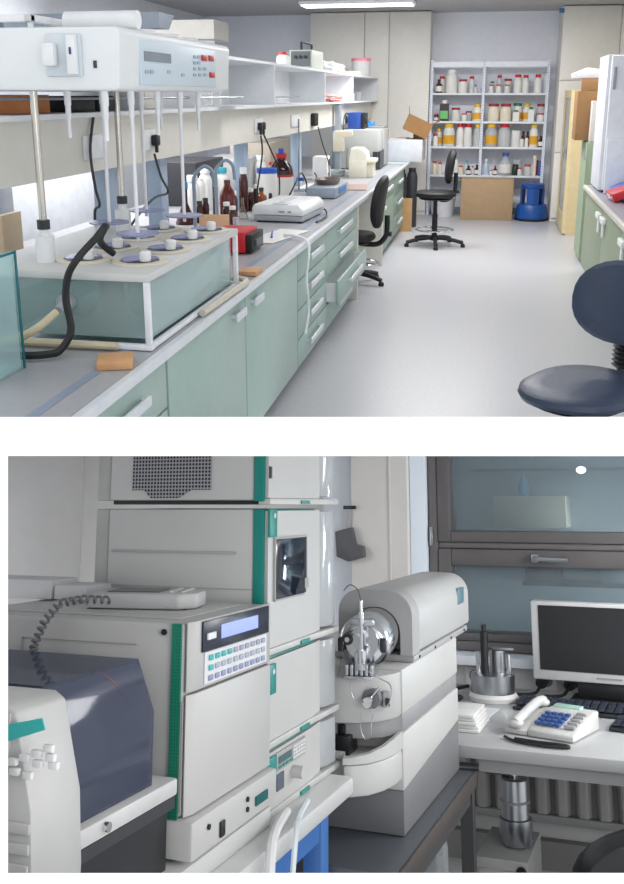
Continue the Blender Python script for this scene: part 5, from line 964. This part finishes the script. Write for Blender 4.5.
keyboard('black keyboard on the desk in front of the monitor', (-.25, 2.66, -.549), -3, .38, .11, 17)
keyboard('black keypad device at the right edge of the desk beside the telephone', (-.115, 2.5, -.549), -10, .12, .1, 5)
t = thing('telephone', 'pale grey desk telephone with blue keys on the window desk', 'telephone', (-.31, 2.41, -.549), -16); PHN = mat('#c4c4c2', .4)
m = MB(); m.prism([(-.085, .001), (.085, .001), (.085, .045), (.05, .047), (-.085, .016)], -.03, .085, 'x', .004); part(t, 'body', m, PHN)
m = MB(); m.prism([(-.085, .001), (.085, .001), (.085, .038), (-.085, .012)], -.09, -.031, 'x', .003); part(t, 'cradle', m, PHN); m = MB(); m.tube([(-.06, -.09, .028), (-.06, -.05, .036), (-.06, .0, .046), (-.06, .05, .054), (-.06, .085, .052)], .012, 10); m.ball((-.06, -.08, .026), .018, 1, 1.1, .6); m.ball((-.06, .08, .048), .018, 1, 1.1, .6); part(t, 'handset', m, mat('#c6c6c4', .4))
m = MB(); m.box(-.02, .05, .05, .078, .0445, .0515, .002); m.rot(4, 'X', (0, .06, .045)); part(t, 'display', m, mat('#9fc4b8', .4), 'greenish display'); m = MB(); [m.box(-.022+.017*i, -.01+.017*i, -.06+.021*j, -.046+.021*j, .025+.0038*j, .0325+.0038*j, .001) for i in range(4) for j in range(4)]; part(t, 'keys', m, mat('#3d5a96', .4), 'blue keys')
m = MB(); [m.box(.053, .078, -.06+.02*j, -.05+.02*j, .025+.0036*j, .0322+.0036*j, .001) for j in range(5)]; part(t, 'side_keys', m, GM)
single('black_cord', 'black cord lying on the desk in front of the telephone', 'cord', MB().tube([(-.41, 2.3, -.545), (-.38, 2.265, -.545), (-.32, 2.245, -.545), (-.26, 2.25, -.545), (-.27, 2.268, -.545), (-.33, 2.275, -.545), (-.385, 2.29, -.545)], .004, 6), INK)
t = thing('vessel_stand', 'stainless pot with a tall black rod on a round white base on the desk', 'vessel', (-.515, 2.73, -.55)); m = MB(); m.lathe([(0, .001), (.068, .001), (.07, .012), (.064, .022), (0, .022)], n=30); part(t, 'base', m, mat('#cfcfce', .4)); m = MB(); m.lathe([(0, .0225), (.062, .0225), (.062, .072), (.05, .075), (0, .075)], n=30); part(t, 'pot', m, STEEL)
m = MB(); m.cyl((.012, .02, .0755), (.012, .02, .135), .024, n=20); m.box(-.03, .06, .01, .03, .1355, .143, .002); part(t, 'upper_vessel', m, STEEL); m = MB(); m.cyl((-.018, -.02, .0755), (-.018, -.02, .19), .0115, n=14); m.cyl((-.018, -.02, .191), (-.018, -.02, .208), .007, n=12); part(t, 'rod', m, INK, 'black rod'); [part(t, 'thin_rod', MB().cyl((x, y, .0755), (x, y, .128), .0065, n=10), CHROME) for x, y in ((-.045, .02), (.05, -.015))]
for i in range(5): bsingle('paper_towel_pack', ['lowest white folded paper pack in the stack at the desk corner', 'second white paper pack from the bottom of the desk corner stack', 'middle white paper pack of the desk corner stack', 'fourth white paper pack of the desk corner stack', 'top white paper sheet pack of the desk corner stack'][i], 'paper', mat('#dddddb', .6), -.6+.004*i, -.476-.003*i, 2.32+.004*(i % 2), 2.46, -.5495+.0085*i, -.5495+.0085*i+.008, bev=.002, group='folded paper packs on the desk corner')
m = MB(); m.prism([(-.07, -.05), (.06, -.06), (.07, .05), (-.06, .06)], .001, .004); single('paper_sheet', 'loose white paper sheet behind the paper stack on the desk', 'paper', m, mat('#dfe2e6', .6), (-.545, 2.55, -.55))
t = thing('cable_trunking', 'white cable trunking with sockets along the wall above the desk', 'trunking', (0, 0, 0)); m = MB(); m.box(-.75, .7, 2.9, 2.948, -.548, -.485, .003); part(t, 'channel', m, mat('#c9c9ca', .5))
for x in (-.60, -.385, -.31, -.11): m = MB(); m.box(x-.03, x+.03, 2.893, 2.8995, -.545, -.49, .003); so_ = part(t, 'socket', m, mat('#d6d6d6', .45)); m = MB(); m.cyl((x, 2.8925, -.517), (x, 2.891, -.517), .018, n=18); part(so_, 'socket_hole', m, GD)
for i, x in enumerate((-.395, -.315)):
    m = MB(); m.cyl((x, 2.8905, -.517), (x, 2.85, -.517), .017, n=16); m.tube([(x, 2.85, -.517), (x-.005, 2.835, -.53), (x-.02, 2.82, -.543), (x-.07, 2.8, -.544)], .005, 6); single('plug', ['black plug and lead in the trunking nearer the stainless pot', 'black plug and lead in the trunking nearer the monitor'][i], 'plug', m, INK)
single('cable', 'black cable and adapters tangled on the desk left of the stainless pot', 'cable', MB().tube([(-.74, 2.6, -.544), (-.68, 2.65, -.544), (-.62, 2.62, -.544), (-.6, 2.7, -.544), (-.66, 2.76, -.544), (-.6, 2.8, -.53)], .005, 6), INK)
bsingle('adapter', 'small teal connector on the black cable at the back of the desk', 'connector', mat('#1d7f78', .4), -.625, -.595, 2.585, 2.605, -.549, -.532)
# under the desk
t = thing('vacuum_trap', 'steel cylinder with pipe fittings hanging under the window desk', 'vessel', (-.412, 2.42, -.82)); m = MB(); m.lathe([(0, .001), (.035, .001), (.04, .012), (.04, .06), (.034, .062), (.034, .15), (.03, .155), (0, .155)], n=24); part(t, 'cylinder', m, STEEL); m = MB(); m.cyl((0, 0, .1555), (0, 0, .19), .012, n=14); m.box(-.02, .02, -.012, .012, .178, .2, .003); part(t, 'top_fitting', m, CHROME); m = MB(); m.cyl((-.013, 0, .17), (-.07, .0, .168), .014, n=14); m.cyl((-.07, 0, .168), (-.16, .0, .165), .01, n=12); part(t, 'side_pipe', m, STEEL); m = MB(); m.torus((0, 0, .1), .0345, .003, 24, 6); part(t, 'band', m, GM)
t = thing('vented_box', 'pale grey box with a ribbed front on the floor under the steel cylinder', 'box', (-.42, 2.42, FZ)); m = MB(); m.box(-.075, .05, -.1, .12, .001, .365, .004); part(t, 'body', m, mat('#bcbcba', .5)); m = MB(); [m.box(-.065, .03, -.106, -.1005, .2+.022*k, .21+.022*k) for k in range(7)]; part(t, 'ribs', m, GL); m = MB(); m.cyl((.035, -.1065, .345), (.035, -.11, .345), .012, n=14); part(t, 'port', m, INK)
for i, (x, y, h, k) in enumerate(((-.56, 1.98, .17, 'round'), (-.53, 2.06, .2, 'tall'), (-.505, 1.9, .13, 'drum'), (-.6, 2.1, .19, 'round'))): bottle('glass_bottle', ['clear round bottle on the crate under the dark bench', 'tall clear bottle on the crate under the dark bench', 'clear beaker on the crate at the front edge under the dark bench', 'clear round bottle at the back of the crate under the dark bench'][i], (x, y, -.86), h, .032, k, clear('#c6cacc', .3, .05), (None, INK, None, GM)[i])
bsingle('plastic_crate', 'dark crate holding glass bottles under the dark bench', 'crate', mat('#3c3d40', .6), -.68, -.47, 1.82, 2.13, FZ+.001, -.861)
single('vacuum_hose', 'ribbed dark hose rising from the crate to the bench underside', 'hose', MB().tube([(-.56, 2.165, -1.0), (-.565, 2.165, -.85), (-.57, 2.16, -.75), (-.575, 2.14, -.66)], .018, 10), mat('#5a5a5c', .5))
bsingle('side_board', 'pale board standing on the floor below the dark bench', 'board', mat('#a9a9a9', .6), -.56, -.535, 1.5, 1.75, FZ+.001, -.72)
room(MB_, MID)
single('white_hose', 'white tubes hanging over the front edge of the white bench', 'hose', MB().tube([(-.615, 1.45, -.489), (-.605, 1.4, -.489), (-.592, 1.35, -.488), (-.576, 1.3, -.495), (-.566, 1.27, -.55), (-.567, 1.25, -.7), (-.57, 1.24, -.9)], .0075, 8), mat('#e6e6e6', .4))
single('white_cable', 'thinner white cable hanging beside the white tubes over the bench edge', 'cable', MB().tube([(-.61, 1.53, -.494), (-.598, 1.47, -.494), (-.584, 1.42, -.493), (-.574, 1.39, -.5), (-.57, 1.36, -.58), (-.57, 1.34, -.7), (-.575, 1.33, -.9)], .0045, 6), mat('#dfe6ea', .4))
0 and single('white_cable', 'thin white wire rising beside the keypad module of the stack', 'cable', MB().tube([(-.628, 1.41, -.42), (-.622, 1.4, -.44), (-.626, 1.405, -.46), (-.62, 1.43, -.48), (-.612, 1.475, -.4975)], .0018, 6), mat('#d0d4d6', .4))
room(MB_, FAR)
chair('black office chair at the lower right corner in front of the window desk', (-.16, 2.13, FZ), 120, .32, False, mat('#1a1c20', .3), .19, .17, .18, .24, .04, .2)
def barea(name, loc, rx, ry, sx, sy, e, c=(1, .99, .97)):
    return area(name, MB_ @ (Vector(loc)*1.25), (MB_.to_3x3() @ Matrix.Rotation(R(ry), 3, 'Y') @ Matrix.Rotation(R(rx), 3, 'X')).to_euler(), sx, sy, e, c)
def blight(loc, tgt, sx, sy, e, c=(1, .99, .98)):  # unseen fill light added to brighten the lower room
    d = (MB_.to_3x3() @ (Vector(tgt)-Vector(loc))).normalized()
    return area('lab_fill', MB_ @ (Vector(loc)*1.25), d.to_track_quat('-Z', 'Y').to_euler(), sx, sy, e, c)
blight((.6, .55, -.05), (-.7, 1.8, -.3), .9, .9, 12)
blight((-1.6, 1.9, -.02), (-1.6, 2.3, -1), .8, .8, 7)
blight((.45, 2.3, .05), (-.3, 2.7, -.5), .6, .5, 20)
